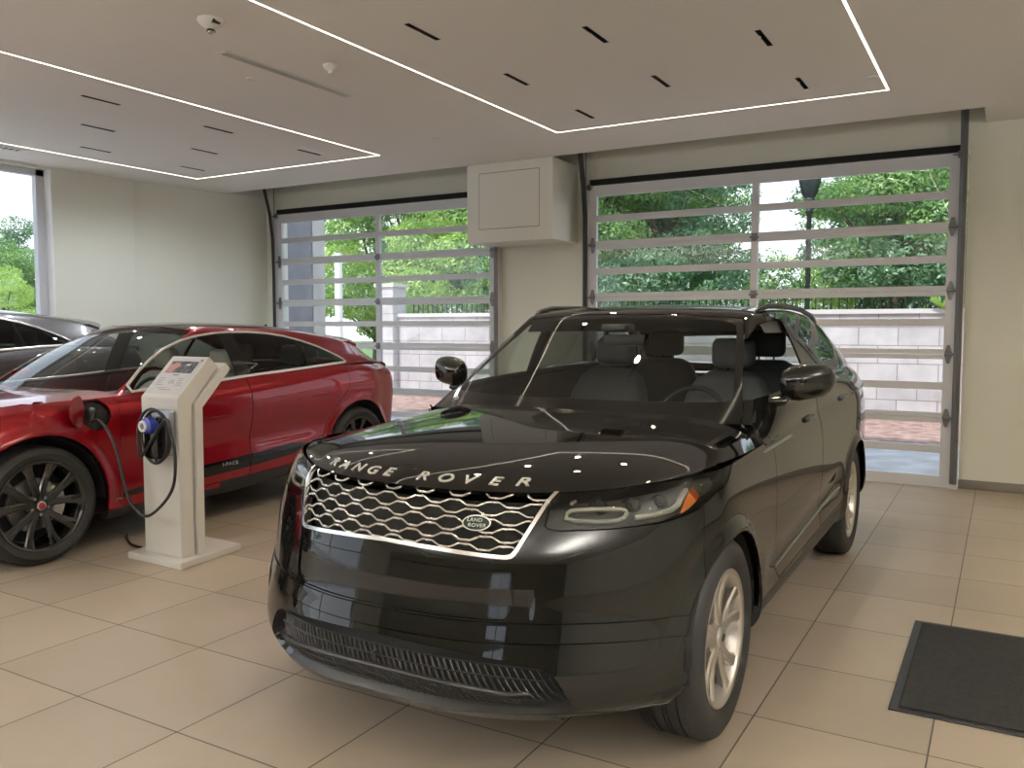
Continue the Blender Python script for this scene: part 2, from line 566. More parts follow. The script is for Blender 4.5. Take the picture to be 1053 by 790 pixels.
# ------------------------------------------------------------ room materials
def tile_floor():
    m, nt, out = nodes('beige floor tiles'); N = nt.nodes; L = nt.links
    b = N.new('ShaderNodeBsdfPrincipled'); L.new(b.outputs[0], out.inputs[0])
    geo = N.new('ShaderNodeNewGeometry'); sep = N.new('ShaderNodeSeparateXYZ'); L.new(geo.outputs['Position'], sep.inputs[0])
    def math_(op, a, bb=None, c=None):
        n = N.new('ShaderNodeMath'); n.operation = op
        for i, v in enumerate((a, bb, c)):
            if v is None: continue
            if hasattr(v, 'is_linked') or hasattr(v, 'links'): L.new(v, n.inputs[i])
            else: n.inputs[i].default_value = v
        return n.outputs[0]
    def axis(o, off):
        u = math_('DIVIDE', math_('ADD', o, off), .6)
        fr = math_('FRACT', u); fl = math_('FLOOR', u)
        d = math_('MINIMUM', fr, math_('SUBTRACT', 1.0, fr))
        return d, fl
    dx, ix = axis(sep.outputs[0], .1833+60); dy, iy = axis(sep.outputs[1], -7.388+60)
    d = math_('MINIMUM', dx, dy)
    g = N.new('ShaderNodeMapRange'); g.inputs['From Min'].default_value = .0038; g.inputs['From Max'].default_value = .0062; L.new(d, g.inputs['Value'])
    cmb = N.new('ShaderNodeCombineXYZ'); L.new(ix, cmb.inputs[0]); L.new(iy, cmb.inputs[1])
    wn = N.new('ShaderNodeTexWhiteNoise'); wn.noise_dimensions = '3D'; L.new(cmb.outputs[0], wn.inputs['Vector'])
    ns = N.new('ShaderNodeTexNoise'); ns.inputs['Scale'].default_value = 1.7; ns.inputs['Detail'].default_value = 6; L.new(geo.outputs['Position'], ns.inputs['Vector'])
    r = N.new('ShaderNodeValToRGB'); r.color_ramp.elements[0].color = (.40, .34, .265, 1); r.color_ramp.elements[1].color = (.49, .42, .33, 1)
    r.color_ramp.elements[0].position = .3; r.color_ramp.elements[1].position = .7
    mxv = math_('ADD', math_('MULTIPLY', wn.outputs['Value'], .35), math_('MULTIPLY', ns.outputs['Fac'], .65)); L.new(mxv, r.inputs[0])
    mix = N.new('ShaderNodeMix'); mix.data_type = 'RGBA'; mix.inputs['A'].default_value = (.09, .075, .06, 1)
    L.new(g.outputs[0], mix.inputs['Factor']); L.new(r.outputs[0], mix.inputs['B']); L.new(mix.outputs['Result'], b.inputs['Base Color'])
    b.inputs['Roughness'].default_value = .40; b.inputs['Specular IOR Level'].default_value = .4
    bp = N.new('ShaderNodeBump'); bp.inputs['Strength'].default_value = .25; bp.inputs['Distance'].default_value = .002
    L.new(g.outputs[0], bp.inputs['Height']); L.new(bp.outputs[0], b.inputs['Normal'])
    return m

def block_wall_mat():
    m, nt, out = nodes('pale concrete blocks'); N = nt.nodes; L = nt.links
    b = N.new('ShaderNodeBsdfPrincipled'); L.new(b.outputs[0], out.inputs[0]); b.inputs['Roughness'].default_value = .9
    geo = N.new('ShaderNodeNewGeometry'); sep = N.new('ShaderNodeSeparateXYZ'); cb = N.new('ShaderNodeCombineXYZ')
    L.new(geo.outputs['Position'], sep.inputs[0]); L.new(sep.outputs[0], cb.inputs[0]); L.new(sep.outputs[2], cb.inputs[1])
    br = N.new('ShaderNodeTexBrick'); L.new(cb.outputs[0], br.inputs['Vector'])
    br.inputs['Scale'].default_value = 1; br.inputs['Brick Width'].default_value = .6; br.inputs['Row Height'].default_value = .295
    br.inputs['Mortar Size'].default_value = .009; br.inputs['Color1'].default_value = (.60, .565, .56, 1); br.inputs['Color2'].default_value = (.50, .47, .48, 1)
    br.inputs['Mortar'].default_value = (.30, .27, .26, 1); br.inputs['Mortar Smooth'].default_value = .2
    ns = N.new('ShaderNodeTexNoise'); ns.inputs['Scale'].default_value = 2.5; ns.inputs['Detail'].default_value = 6; L.new(geo.outputs['Position'], ns.inputs['Vector'])
    mp = N.new('ShaderNodeMapRange'); mp.inputs['From Min'].default_value = .3; mp.inputs['From Max'].default_value = .7; mp.inputs['To Min'].default_value = .78; mp.inputs['To Max'].default_value = 1.08
    L.new(ns.outputs['Fac'], mp.inputs['Value'])
    mx = N.new('ShaderNodeMix'); mx.data_type = 'RGBA'; mx.blend_type = 'MULTIPLY'; mx.inputs['Factor'].default_value = 1
    L.new(br.outputs['Color'], mx.inputs['A']); L.new(mp.outputs[0], mx.inputs['B']); L.new(mx.outputs['Result'], b.inputs['Base Color'])
    return m

def leaf_mat(name, c1, c2):
    m, nt, out = nodes(name); N = nt.nodes; L = nt.links
    geo = N.new('ShaderNodeNewGeometry'); ns = N.new('ShaderNodeTexNoise'); ns.inputs['Scale'].default_value = 1.3; ns.inputs['Detail'].default_value = 8
    L.new(geo.outputs['Position'], ns.inputs['Vector'])
    r = N.new('ShaderNodeValToRGB'); r.color_ramp.elements[0].color = (*c1, 1); r.color_ramp.elements[1].color = (*c2, 1)
    r.color_ramp.elements[0].position = .38; r.color_ramp.elements[1].position = .64
    L.new(ns.outputs['Fac'], r.inputs[0])
    d = N.new('ShaderNodeBsdfDiffuse'); t = N.new('ShaderNodeBsdfTranslucent'); g = N.new('ShaderNodeBsdfGlossy'); g.inputs['Roughness'].default_value = .45
    L.new(r.outputs[0], d.inputs[0]); L.new(r.outputs[0], t.inputs[0])
    m1 = N.new('ShaderNodeMixShader'); m1.inputs[0].default_value = .45; L.new(d.outputs[0], m1.inputs[1]); L.new(t.outputs[0], m1.inputs[2])
    m2 = N.new('ShaderNodeMixShader'); m2.inputs[0].default_value = .06; L.new(m1.outputs[0], m2.inputs[1]); L.new(g.outputs[0], m2.inputs[2])
    L.new(m2.outputs[0], out.inputs[0])
    return m

MT['floor'] = tile_floor()
MT['wall'] = noise_bump(pbr('off white wall paint', (.74, .745, .66), .75, spec=.3), 120, .05, .001)
MT['wall_olive'] = noise_bump(pbr('olive showroom back wall', (.20, .19, .14), .8, spec=.2), 120, .05, .001)
MT['ceiling'] = pbr('ceiling paint', (.82, .80, .765), .85, spec=.2)
MT['white_box'] = pbr('painted white bulkhead', (.75, .75, .69), .6, spec=.3)
MT['alu'] = noise_bump(pbr('anodised aluminium', (.63, .645, .68), .45, 0), 40, .03, .001)
MT['alu_dark'] = pbr('galvanised track', (.20, .20, .21), .45, .8)
MT['track_dark'] = pbr('dark steel track', (.035, .035, .038), .45, .3)
MT['flat_black'] = pbr('flat black', (.006, .006, .006), .8)
MT['pane'] = glass('clear door pane', (.93, .95, .96), 1.45)
MT['baseboard'] = pbr('grey baseboard', (.22, .205, .18), .6)
MT['strip_light'] = pbr('linear light diffuser', (.9, .88, .8), .5, emit=(1, .88, .70), estr=5.5)
MT['slot_dark'] = pbr('dark slot trim', (.02, .018, .016), .5)
MT['white_plastic'] = pbr('white plastic', (.72, .71, .67), .35)
MT['blocks'] = block_wall_mat()
MT['coping'] = pbr('pale wall coping', (.62, .58, .56), .85)
MT['leaf_a'] = leaf_mat('mid green leaves', (.10, .22, .06), (.32, .52, .15))
MT['leaf_b'] = leaf_mat('yellow green leaves', (.28, .46, .09), (.56, .74, .20))
MT['leaf_c'] = leaf_mat('dark blue green leaves', (.06, .15, .075), (.21, .38, .18))
MT['bark'] = noise_bump(noise_color(pbr('tree bark', (.12, .09, .07), .9), (.08, .06, .045), (.18, .14, .11), 8), 12, .5, .02)
MT['concrete'] = noise_color(pbr('pale pavement', (.5, .47, .45), .9), (.40, .37, .36), (.55, .51, .50), 3)
MT['soil'] = noise_color(pbr('red brown paving', (.30, .18, .14), .95), (.20, .115, .09), (.42, .27, .22), 6)
MT['grass'] = noise_color(pbr('grass verge', (.08, .18, .04), .9), (.05, .12, .03), (.14, .26, .06), 9)
MT['wing_wall'] = noise_color(pbr('grey render', (.26, .26, .29), .9), (.23, .23, .26), (.30, .30, .33), 3)
MT['white_paint'] = pbr('white painted metal', (.84, .84, .85), .5)
MT['mat_carpet'] = noise_bump(noise_color(pbr('black ribbed carpet', (.013, .014, .013), .9), (.010, .011, .010), (.022, .023, .021), 45), 260, .9, .004)
MT['black_metal'] = pbr('black painted metal', (.01, .012, .012), .5)
MT['stucco'] = noise_color(pbr('pale stucco', (.6, .58, .55), .9), (.52, .50, .47), (.66, .63, .60), 2)
MT['brick'] = pbr('terracotta brick', (.40, .16, .11), .85)
# ------------------------------------------------------------ wheels
def make_wheel(parent, cx, cy, r, width, rim_r, style, sgn=1):
    """wheel as parts of the car: axle along x, outer face towards sgn*x. cx = outer sidewall x"""
    w = width
    metal = MT['alloy'] if style == 'silver' else MT['alloy_black']
    # rim barrel + lip
    bm = bmesh.new()
    lathe(bm, [(rim_r-.004, -w+.03), (rim_r-.03, -w+.05), (rim_r-.04, -w*.5), (rim_r-.034, -.06), (rim_r-.022, -.03), (rim_r-.016, -.016),
               (rim_r-.008, -.010), (rim_r+.002, -.009), (rim_r+.006, -.016), (rim_r+.002, -.03)], 96)
    hub = bmobj('wheel', bm, metal, parent, smooth=True, angle=40, loc=(cx, cy, r))
    if sgn < 0: hub.rotation_euler = (0, 0, math.pi)
    # tyre: outer face at x=0, inner at -w
    bm = bmesh.new()
    prof = [(rim_r-.006, -.022), (rim_r+.008, -.010), (rim_r+.022, -.004), ((rim_r+r)/2, .004), (r-.035, -.002), (r-.016, -.012),
            (r-.005, -.028), (r, -.05)]
    g = .007
    for gx in (.075, .115, w-.115, w-.075):
        prof += [(r, -gx+.005), (r-g, -gx+.004), (r-g, -gx-.004), (r, -gx-.005)]
    prof += [(r, -w+.05), (r-.005, -w+.028), (r-.016, -w+.012), ((rim_r+r)/2, -w-.004), (rim_r+.01, -w+.01), (rim_r-.006, -w+.03)]
    lathe(bm, prof, 96)
    # shoulder tread blocks
    nb = 70
    for k in range(nb):
        a = 2*math.pi*k/nb
        for x0, x1 in ((-.054, -.012), (-w+.012, -w+.054)):
            m = Matrix.Rotation(a, 4, 'X')
            v = []
            da = .62*math.pi/nb
            for (xx, rr) in ((x0, r+.0022), (x1 if x0 > -.1 else x0, r-.012 if x0 > -.1 else r-.012)):
                pass
            xa, xb = (x0, x1)
            ra, rb = (r+.002, r-.017) if x0 > -.1 else (r-.017, r+.002)
            q = []
            for (xx, rr) in ((xa, ra), (xb, rb)):
                for s in (-1, 1):
                    for dr in (0, -.012):
                        q.append(bm.verts.new((xx, (rr+dr)*math.cos(a+s*da), (rr+dr)*math.sin(a+s*da))))
            for ids in ((0, 2, 6, 4), (0, 1, 3, 2), (4, 6, 7, 5), (0, 4, 5, 1), (2, 3, 7, 6)):
                bm.faces.new([q[i] for i in ids])
    bmobj('tyre', bm, MT['rubber'], hub, smooth=True, angle=30)
    # spokes
    n = 5
    for k in range(n):
        bm = bmesh.new()
        a0 = 2*math.pi*k/n+math.pi/2
        for s in (-1, 1):
            # each spoke is a tapering blade from hub to rim
            secs = []
            if style == 'silver':
                st = [(.05, .10*s, .028, .030), (.10, .17*s, .023, .024), (.16, .20*s, .020, .020), (rim_r-.05, .225*s, .021, .020), (rim_r-.012, .25*s, .030, .026)]
            else:
                st = [(.045, .12*s, .026, .030), (.10, .20*s, .024, .024), (.17, .26*s, .024, .020), (rim_r-.045, .30*s, .030, .018), (rim_r-.012, .315*s, .046, .024)]
            for (rr, da, hw, th) in st:
                f = (rr-.045)/(rim_r-.05)
                x = -.030-.012*math.sin(f*math.pi)+.012*f
                c = Vector((0, math.cos(a0+da), math.sin(a0+da))); t = Vector((0, -math.sin(a0+da), math.cos(a0+da)))
                sec = []
                for (u, v) in ((-1, 0), (-.62, 1), (.62, 1), (1, 0), (.8, -1), (-.8, -1)):
                    xx = x+(.0 if v >= 0 else -th*1.5)-(0.007 if abs(u) == 1 else 0)
                    sec.append(bm.verts.new(c*rr+t*(hw*u)+Vector((xx, 0, 0))))
                secs.append(sec)
            for i in range(len(secs)-1):
                A, B = secs[i], secs[i+1]
                for j in range(6): bm.faces.new((A[j], A[(j+1) % 6], B[(j+1) % 6], B[j]))
            bm.faces.new(secs[0][::-1]); bm.faces.new(secs[-1])
        if style != 'silver':   # bridge plate near the rim
            pts = []
            for (rr, da) in ((.13, -.05), (.13, .05), (.19, .12), (.19, -.12)):
                pts.append((rr*math.cos(a0+da), rr*math.sin(a0+da)))
        bmobj('spoke', bm, metal, hub, smooth=True, angle=28)
    bm = bmesh.new()
    lathe(bm, [(.001, -.022), (.030, -.022), (.034, -.025), (.036, -.032), (.060, -.036), (.078, -.045), (.080, -.075), (.001, -.08)], 40)
    bmobj('hub_face', bm, metal, hub, smooth=True, angle=30)
    bm = bmesh.new(); lathe(bm, [(.0005, -.0185), (.024, -.0185), (.028, -.021), (.029, -.026)], 32)
    bmobj('centre_cap', bm, MT['satin_silver'], hub, smooth=True)
    bm = bmesh.new()
    if style == 'silver':
        rg = lathe(bm, [(.0005, -.0175), (.022, -.0175), (.023, -.0185)], 28)
        for v in bm.verts: v.co.z *= .6
        bmobj('cap_emblem', bm, MT['badge_green'], hub)
    else:
        lathe(bm, [(.0005, -.0175), (.020, -.0175), (.021, -.0185)], 28)
        bmobj('cap_emblem', bm, MT['badge_red'], hub)
    for k in range(5):
        a = 2*math.pi*(k+.5)/5+math.pi/2; bm = bmesh.new()
        lathe(bm, [(.0005, -.030), (.008, -.030), (.010, -.034), (.010, -.045)], 6, center=(0, .055*math.cos(a), .055*math.sin(a)))
        bmobj('lug_nut', bm, MT['steel_disc'], hub)
    bm = bmesh.new()
    lathe(bm, [(.07, -.105), (.165, -.105), (.168, -.108), (.168, -.128), (.07, -.128)], 48)
    bmobj('brake_disc', bm, MT['steel_disc'], hub, smooth=True, angle=30)
    bm = bmesh.new()
    rings = lathe(bm, [(.001, -.135), (.12, -.135), (rim_r-.045, -.16), (rim_r-.045, -.165), (.001, -.165)], 40)
    bmobj('brake_shield', bm, MT['matte_black'], hub, smooth=True, angle=30)
    bm = bmesh.new()
    pr = []
    for k in range(9):
        a = math.radians(-38+76*k/8)+ (0 if True else 0); pr.append((.185*math.cos(a), .185*math.sin(a)))
    for k in range(9):
        a = math.radians(38-76*k/8); pr.append((.115*math.cos(a), .115*math.sin(a)))
    prism(bm, pr, -.135, -.075, axis='x')
    bmobj('brake_caliper', bm, MT['satin_black'] if style == 'silver' else MT['satin_silver'], hub)
    return hub
# ------------------------------------------------------------ the room
def struct(name, dims, mat, **k):
    o = boxobj(name, dims, mat, **k); o['kind'] = 'structure'; return o

CZ = 3.3
def make_room():
    YW = 8.75
    fl = struct('floor', (-9.9, 7.0, -8.3, YW+.2, -.12, 0), MT['floor'])
    # ceiling with an open slot above the two doors, and recesses for its fittings
    slots = []
    for x, ys in ((-3.165, (4.18, 5.34, 6.51)), (-2.265, (4.76, 5.92)), (-1.375, (5.35, 6.50)), (-6.33, (4.16, 5.335, 6.515)), (-7.225, (4.735, 5.925)), (-8.125, (5.31, 6.51))):
        for y in ys: slots.append((x, y))
    # the same pattern carries on towards the back of the showroom
    for x in (-3.165, -1.375, 1.2, 3.2, 5.2): 
        for y in (3.0, 1.8, .6, -.6): 
            if x > 0 or y < 2.9: slots.append((x, y))
    for x in (-6.33, -8.125):
        for y in (2.98, 1.8, .6, -1.0, -2.8): slots.append((x, y))
    for x in (1.2, 3.2, 5.2):
        for y in (4.2, 5.4, 6.6): slots.append((x, y))
    cut = [(x-.018, x+.018, y, y+.33) for x, y in slots]
    strips = []
    def rect(x0, x1, y0, y1, w=.017):
        return [(x0-w/2, x0+w/2, y0, y1), (x1-w/2, x1+w/2, y0, y1), (x0-w/2, x1+w/2, y1-w/2, y1+w/2), (x0-w/2, x1+w/2, y0-w/2, y0+w/2)]
    strip_sets = [((-3.69, -.84, -5.5, 7.18), 'slim ceiling light line in a rectangle above the black car'), ((-8.65, -5.80, -3.5, 7.17), 'slim ceiling light line in a rectangle above the red car'),
                  ((1.1, 5.4, -5.5, 7.18), 'slim ceiling light line in a rectangle right of the floor mat')]
    diff = (-4.575, -4.50, 3.99, 5.25)
    holes = cut+[diff]
    for s, _ in strip_sets: holes += rect(*s)
    # grid of the ceiling sheet
    xs = sorted({-9.9, 7.0, -9.17, -.21}|{h[0] for h in holes}|{h[1] for h in holes})
    ys = sorted({-8.3, YW+.2, 8.135}|{h[2] for h in holes}|{h[3] for h in holes})
    bm = bmesh.new(); vv = {}
    def V(i, j):
        if (i, j) not in vv: vv[(i, j)] = bm.verts.new((xs[i], ys[j], CZ))
        return vv[(i, j)]
    H = np.array(holes)
    for i in range(len(xs)-1):
        cx = (xs[i]+xs[i+1])/2
        for j in range(len(ys)-1):
            cy = (ys[j]+ys[j+1])/2
            if cy > 8.135 and -9.17 < cx < -.21: continue
            if np.any((H[:, 0] < cx) & (cx < H[:, 1]) & (H[:, 2] < cy) & (cy < H[:, 3])): continue
            bm.faces.new((V(i, j), V(i, j+1), V(i+1, j+1), V(i+1, j)))
    r = bmesh.ops.extrude_face_region(bm, geom=bm.faces[:])
    for v in [g for g in r['geom'] if isinstance(g, bmesh.types.BMVert)]: v.co.z += .12
    o = bmobj('ceiling', bm, MT['ceiling'], kind='structure')
    struct('ceiling_void', (-9.9, 7.0, -8.3, YW+.2, 4.25, 4.35), MT['ceiling'])
    # walls
    H = 4.25
    struct('wall_front', [(-.33, 7.0, YW, YW+.2, 0, H), (-5.25, -4.10, YW, YW+.2, 0, H), (-9.9, -8.93, YW, YW+.2, 0, H), (-4.10, -.33, YW, YW+.2, 3.07, H), (-8.93, -5.25, YW, YW+.2, 3.07, H)], MT['wall'])
    # left wall, in two planes that meet at a shallow corner, with the tall window
    bm = bmesh.new()
    prism(bm, [(-9.13, YW), (-9.50, 6.86), (-9.9, 6.86), (-9.9, YW)], 0, CZ+.0, axis='z')
    bmobj('wall_left', bm, MT['wall'], kind='structure')
    struct('wall_side', [(-9.75, -9.46, 5.80, 6.86, 0, CZ), (-9.75, -9.46, -8.3, -5.5, 0, CZ), (-9.75, -9.46, -5.5, 5.80, 3.27, CZ), (-9.75, -9.46, -5.5, 5.8, 0, .08),
        (-9.75, -9.185, 8.1, YW, CZ+.125, H), (-9.195, -9.185, 8.1, YW, CZ+.12, H), (-9.9, -9.75, -8.3, YW, CZ, H)], MT['wall'])
    struct('wall_right', [(6.9, 7.0, -8.3, YW, 0, H)], MT['wall'])
    struct('wall_back', [(-9.9, .2, -8.4, -8.3, 0, H), (2.0, 7.0, -8.4, -8.3, 0, H), (.2, 2.0, -8.4, -8.3, 2.3, H)], MT['wall_olive'])
    # tall window on the left: mullions and glass
    w = boxobj('window_1', [(-9.66, -9.58, 5.70, 5.80, .08, 3.27), (-9.66, -9.58, 5.80-3.8, 5.80-3.72, .08, 3.27), (-9.66, -9.58, -1.75, -1.67, .08, 3.27), (-9.66, -9.58, -5.5, -5.4, .08, 3.27), (-9.66, -9.58, -5.5, 5.8, .08, .16), (-9.66, -9.58, -5.5, 5.8, 3.20, 3.27)], MT['alu'])
    w['kind'] = 'structure'
    for y0, y1 in ((2.08, 5.70), (-1.67, 2.0), (-5.4, -1.75)): boxobj('window_pane', (-9.628, -9.620, y0, y1, .16, 3.2), MT['pane'], w)
    w = boxobj('window_2', [(.2, .26, -8.38, -8.32, 0, 2.3), (1.94, 2.0, -8.38, -8.32, 0, 2.3), (.2, 2.0, -8.38, -8.32, 2.22, 2.3), (1.07, 1.13, -8.38, -8.32, 0, 2.3)], MT['alu_dark'])
    w['kind'] = 'structure'
    for x0, x1 in ((.26, 1.07), (1.13, 1.94)): boxobj('window_pane', (x0, x1, -8.352, -8.344, 0, 2.22), MT['pane'], w)
    tr = struct('trim_1', (-9.60, -9.455, 5.795, 5.81, .08, 3.27), MT['white_paint'])
    tag(tr, 'white reveal beside the tall window')
    b = struct('baseboard_front', [(-.33, 7.0, YW-.02, YW, 0, .085)], MT['baseboard'], bev=.004)
    struct('baseboard_pier', [(-5.25, -4.10, YW-.02, YW, 0, .085)], MT['baseboard'], bev=.004)
    # light lines
    for s, lab in strip_sets:
        bm = bmesh.new()
        for x0, x1, y0, y1 in rect(*s): box(bm, x0, x1, y0, y1, CZ+.001, CZ+.012)
        o = bmobj('linear_ceiling_light', bm, MT['strip_light']); tag(o, lab, 'ceiling light', 'light lines recessed in the ceiling')
    # slot lights
    proto = None
    for i, (x, y) in enumerate(slots):
        if proto is None:
            proto = empty('slot_downlight', (x, y, CZ))
            boxobj('slot_trim', [(-.018, -.0155, 0, .33, -.002, .10), (.0155, .018, 0, .33, -.002, .10), (-.018, .018, 0, .004, -.002, .10), (-.018, .018, .326, .33, -.002, .10), (-.018, .018, 0, .33, .10, .11)], MT['slot_dark'], proto)
            for k in range(3):
                bm = bmesh.new(); lathe(bm, [(.004, .088), (.009, .07), (.013, .05)], 12, axis='z', center=(0, .075+.09*k, 0))
                bmobj('reflector', bm, MT['slot_dark'], proto)
            e = proto
        else:
            e = proto.copy(); COL.objects.link(e); e.location = (x, y, CZ)
            for ch in list(proto.children):
                if ch.type == 'LIGHT': continue
                c = ch.copy(); COL.objects.link(c); c.parent = e
        far = 'at its door end' if y > 5.9 else 'in its middle' if y > 4.7 else 'at its near end'
        zone = {-3.165: 'on the left row above the black car', -2.265: 'on the middle row above the black car', -1.375: 'on the right row above the black car', -6.33: 'on the right row above the red car', -7.225: 'on the middle row above the red car', -8.125: 'on the left row above the red car'}.get(x, 'in the showroom behind')
        tag(e, 'slot downlight %s, %s' % (zone, far) if y > 4.1 and x < 0 else 'thin black slot downlight in the showroom behind the camera', 'ceiling light', 'slot downlights in the ceiling')
        cool = x < -5
        nm = 'downlight_wall' if x < -8 and y > 4 else 'downlight_neutral' if cool else 'downlight_warm' if x > 0 or y < 3.5 else 'downlight_above_car'
        ld = bpy.data.lights.get(nm) or bpy.data.lights.new(nm, 'SPOT')
        ld.energy = LAMP_C*4.2 if 'wall' in nm else LAMP_C if cool else LAMP_A if 'above' in nm else LAMP_W; ld.color = (.86, .93, 1) if 'wall' in nm else (.95, .97, 1) if cool else (1, .80, .58); ld.spot_size = math.radians(160); ld.spot_blend = .8; ld.shadow_soft_size = .03
        lo = new_obj('lamp', ld); lo.location = (0, .165, -.012); lo.parent = e
    # added fill lights out of view, shaped as hanging strips, to brighten the ceiling
    for i, (x, y) in enumerate(((3.2, -3.2), (-.2, -4.4), (-5.0, -4.4), (3.2, 2.2), (-7.4, -2.2))):
        e = empty('fill_light', (x, y, CZ-.75), 0, ['added fill light right behind the camera', 'added fill light in the middle of the back', 'added fill light left at the back', 'added fill light right of the camera', 'added fill light by the left window'][i], 'ceiling light', 'added fill lights')
        boxobj('fill_body', (-.06, .06, -1.2, 1.2, 0, .05), MT['white_plastic'], e, bev=.004)
        boxobj('fill_hanger', [(-.002, .002, -1.0, -.996, .05, .75), (-.002, .002, .996, 1.0, .05, .75)], MT['alu_dark'], e)
        boxobj('fill_diffuser', (-.05, .05, -1.18, 1.18, .0505, .056), MT['fill_glow'], e)
        ld = bpy.data.lights.get('fill_uplight') or bpy.data.lights.new('fill_uplight', 'AREA'); ld.shape = 'RECTANGLE'; ld.size = .10; ld.size_y = 2.3; ld.energy = FILL_W; ld.color = (1, .97, .93)
        lo = new_obj('lamp', ld); lo.parent = e; lo.location = (0, 0, .06); lo.rotation_euler = (math.pi, 0, 0)
    # linear air diffuser
    e = empty('air_diffuser', (-4.5375, 4.62, CZ), 0, 'long narrow white air diffuser with dark slots in the ceiling', 'vent')
    boxobj('diffuser_frame', [(-.0525, -.034, -.65, .65, -.004, .03), (.034, .0525, -.65, .65, -.004, .03), (-.013, -.010, -.63, .63, -.002, .02), (.010, .013, -.63, .63, -.002, .02), (-.034, .034, -.65, -.615, -.004, .03), (-.034, .034, .615, .65, -.004, .03)], MT['white_plastic'], e)
    boxobj('diffuser_void', [(-.034, .034, -.62, .62, .045, .05), (-.0372, -.0345, -.62, .62, .002, .05), (.0345, .0372, -.62, .62, .002, .05)], MT['flat_black'], e)
    # dome sensors
    for (x, y, r, h, lab, nm) in ((-4.12, 3.54, .075, .075, 'white domed camera unit on the ceiling with a small glass eye', 'dome_camera'), (-4.11, 4.56, .052, .06, 'small white cone detector on the ceiling near the diffuser end', 'smoke_detector')):
        e = empty(nm, (x, y, CZ), 0, lab, 'ceiling sensor')
        bm = bmesh.new()
        lathe(bm, [(r, .003), (r*1.02, -h*.18), (r*.86, -h*.42), (r*.58, -h*.62), (r*.40, -h*.72), (r*.34, -h*.78), (.001, -h*.80)], 40, axis='z')
        bmobj('housing', bm, MT['white_plastic'], e, smooth=True, angle=40)
        bm = bmesh.new()
        if nm == 'dome_camera':
            bmesh.ops.create_uvsphere(bm, u_segments=24, v_segments=14, radius=r*.30)
            for v in bm.verts: v.co.z -= h*.85
            bmobj('glass_eye', bm, MT['chrome'], e, smooth=True)
            bm = bmesh.new(); lathe(bm, [(r*.3, -h*.80), (r*.36, -h*.95), (r*.33, -h*.98)], 24, axis='z'); bmobj('eye_ring', bm, MT['satin_black'], e, smooth=True)
            bm = bmesh.new(); box(bm, r*.55, r*.9, -r*.5, r*.2, -h*.5, -h*.2, bev=.004); bmobj('side_port', bm, MT['satin_black'], e)
        else:
            lathe(bm, [(r*.42, -h*.7), (r*.40, -h*1.0), (.001, -h*1.02)], 24, axis='z'); bmobj('sensor_tip', bm, MT['white_plastic'], e, smooth=True)
    for (x, y, lab) in ((-4.83, 4.52, 'flat white sprinkler cover beside the air diffuser'), (-4.80, 6.79, 'flat white sprinkler cover between the light rectangles'), (-.90, 6.76, 'flat white sprinkler cover at the corner of the right light line')):
        bm = bmesh.new(); lathe(bm, [(.001, -.010), (.042, -.010), (.046, -.006), (.046, .003)], 32, axis='z', center=(0, 0, 0))
        o = bmobj('sprinkler_cover', bm, MT['white_plastic'], smooth=True, loc=(x, y, CZ+.0005)); tag(o, lab, 'sprinkler cover', 'sprinkler covers')
    e = empty('air_grille', (-8.84, 4.85, CZ), 0, 'slotted air grille in the ceiling above the tall window', 'vent')
    boxobj('grille_frame', [(-.07, -.045, -.35, .3, -.006, .0), (.045, .07, -.35, .3, -.006, .0)]+[(-.045, .045, -.35+.06*k, -.33+.06*k, -.006, 0) for k in range(11)], MT['white_plastic'], e)
    boxobj('grille_void', (-.045, .045, -.35, .27, -.002, -.0005), MT['flat_black'], e)
    # bulkhead between the doors with its access hatch
    bx = empty('bulkhead_box', (-4.76, 8.4, 2.43), 0, 'white box bulkhead with a square hatch hanging between the garage doors', 'bulkhead')
    boxobj('bulkhead_shell', (-.56, .53, -.27, .345, 0, .868), MT['white_box'], bx, bev=.004)
    hz = boxobj('access_hatch', (-.395, .365, -.273, -.268, .15, .76), MT['white_box'], bx, bev=.001)
    boxobj('hatch_reveal', (-.402, .372, -.2705, -.2699, .143, .767), MT['baseboard'], bx)
    # garage doors
    def garage(num, x0, x1, lab):
        d = boxobj('door_%d' % num, [(x0-.0, x1+.0, 8.70, 8.75, 3.057, 3.118)], MT['flat_black']); d['kind'] = 'structure'; d['label'] = lab  # flat black strip above the door sections
        zj = [0.0, .649, 1.235, 1.816, 2.392, 3.05]; xm = x0+(x1-x0)*.5
        if num == 1: xm = -2.225
        for k in range(5):
            z0, z1 = zj[k]+.002, zj[k+1]-.002
            rb = .105 if k == 0 else .044; rt = .118 if k == 4 else .044
            sw = .085; bars = [(x0, x1, 8.70, 8.742, z0, z0+rb), (x0, x1, 8.70, 8.742, z1-rt, z1), (x0, x0+sw, 8.698, 8.744, z0-.0005, z1+.0005), (x1-sw, x1, 8.698, 8.744, z0-.0005, z1+.0005), (xm-.035, xm+.035, 8.698, 8.744, z0-.0005, z1+.0005)]
            zm = (z0+rb+z1-rt)/2
            bars.append((x0, x1, 8.70, 8.740, zm-.034, zm+.034))
            p = boxobj('door_section', bars, MT['alu'], d)
            for xa, xb in ((x0+sw, xm-.035), (xm+.035, x1-sw)):
                for za, zb in ((z0+rb, zm-.034), (zm+.034, z1-rt)):
                    boxobj('door_pane', (xa, xb, 8.722, 8.728, za, zb), MT['pane'], p)
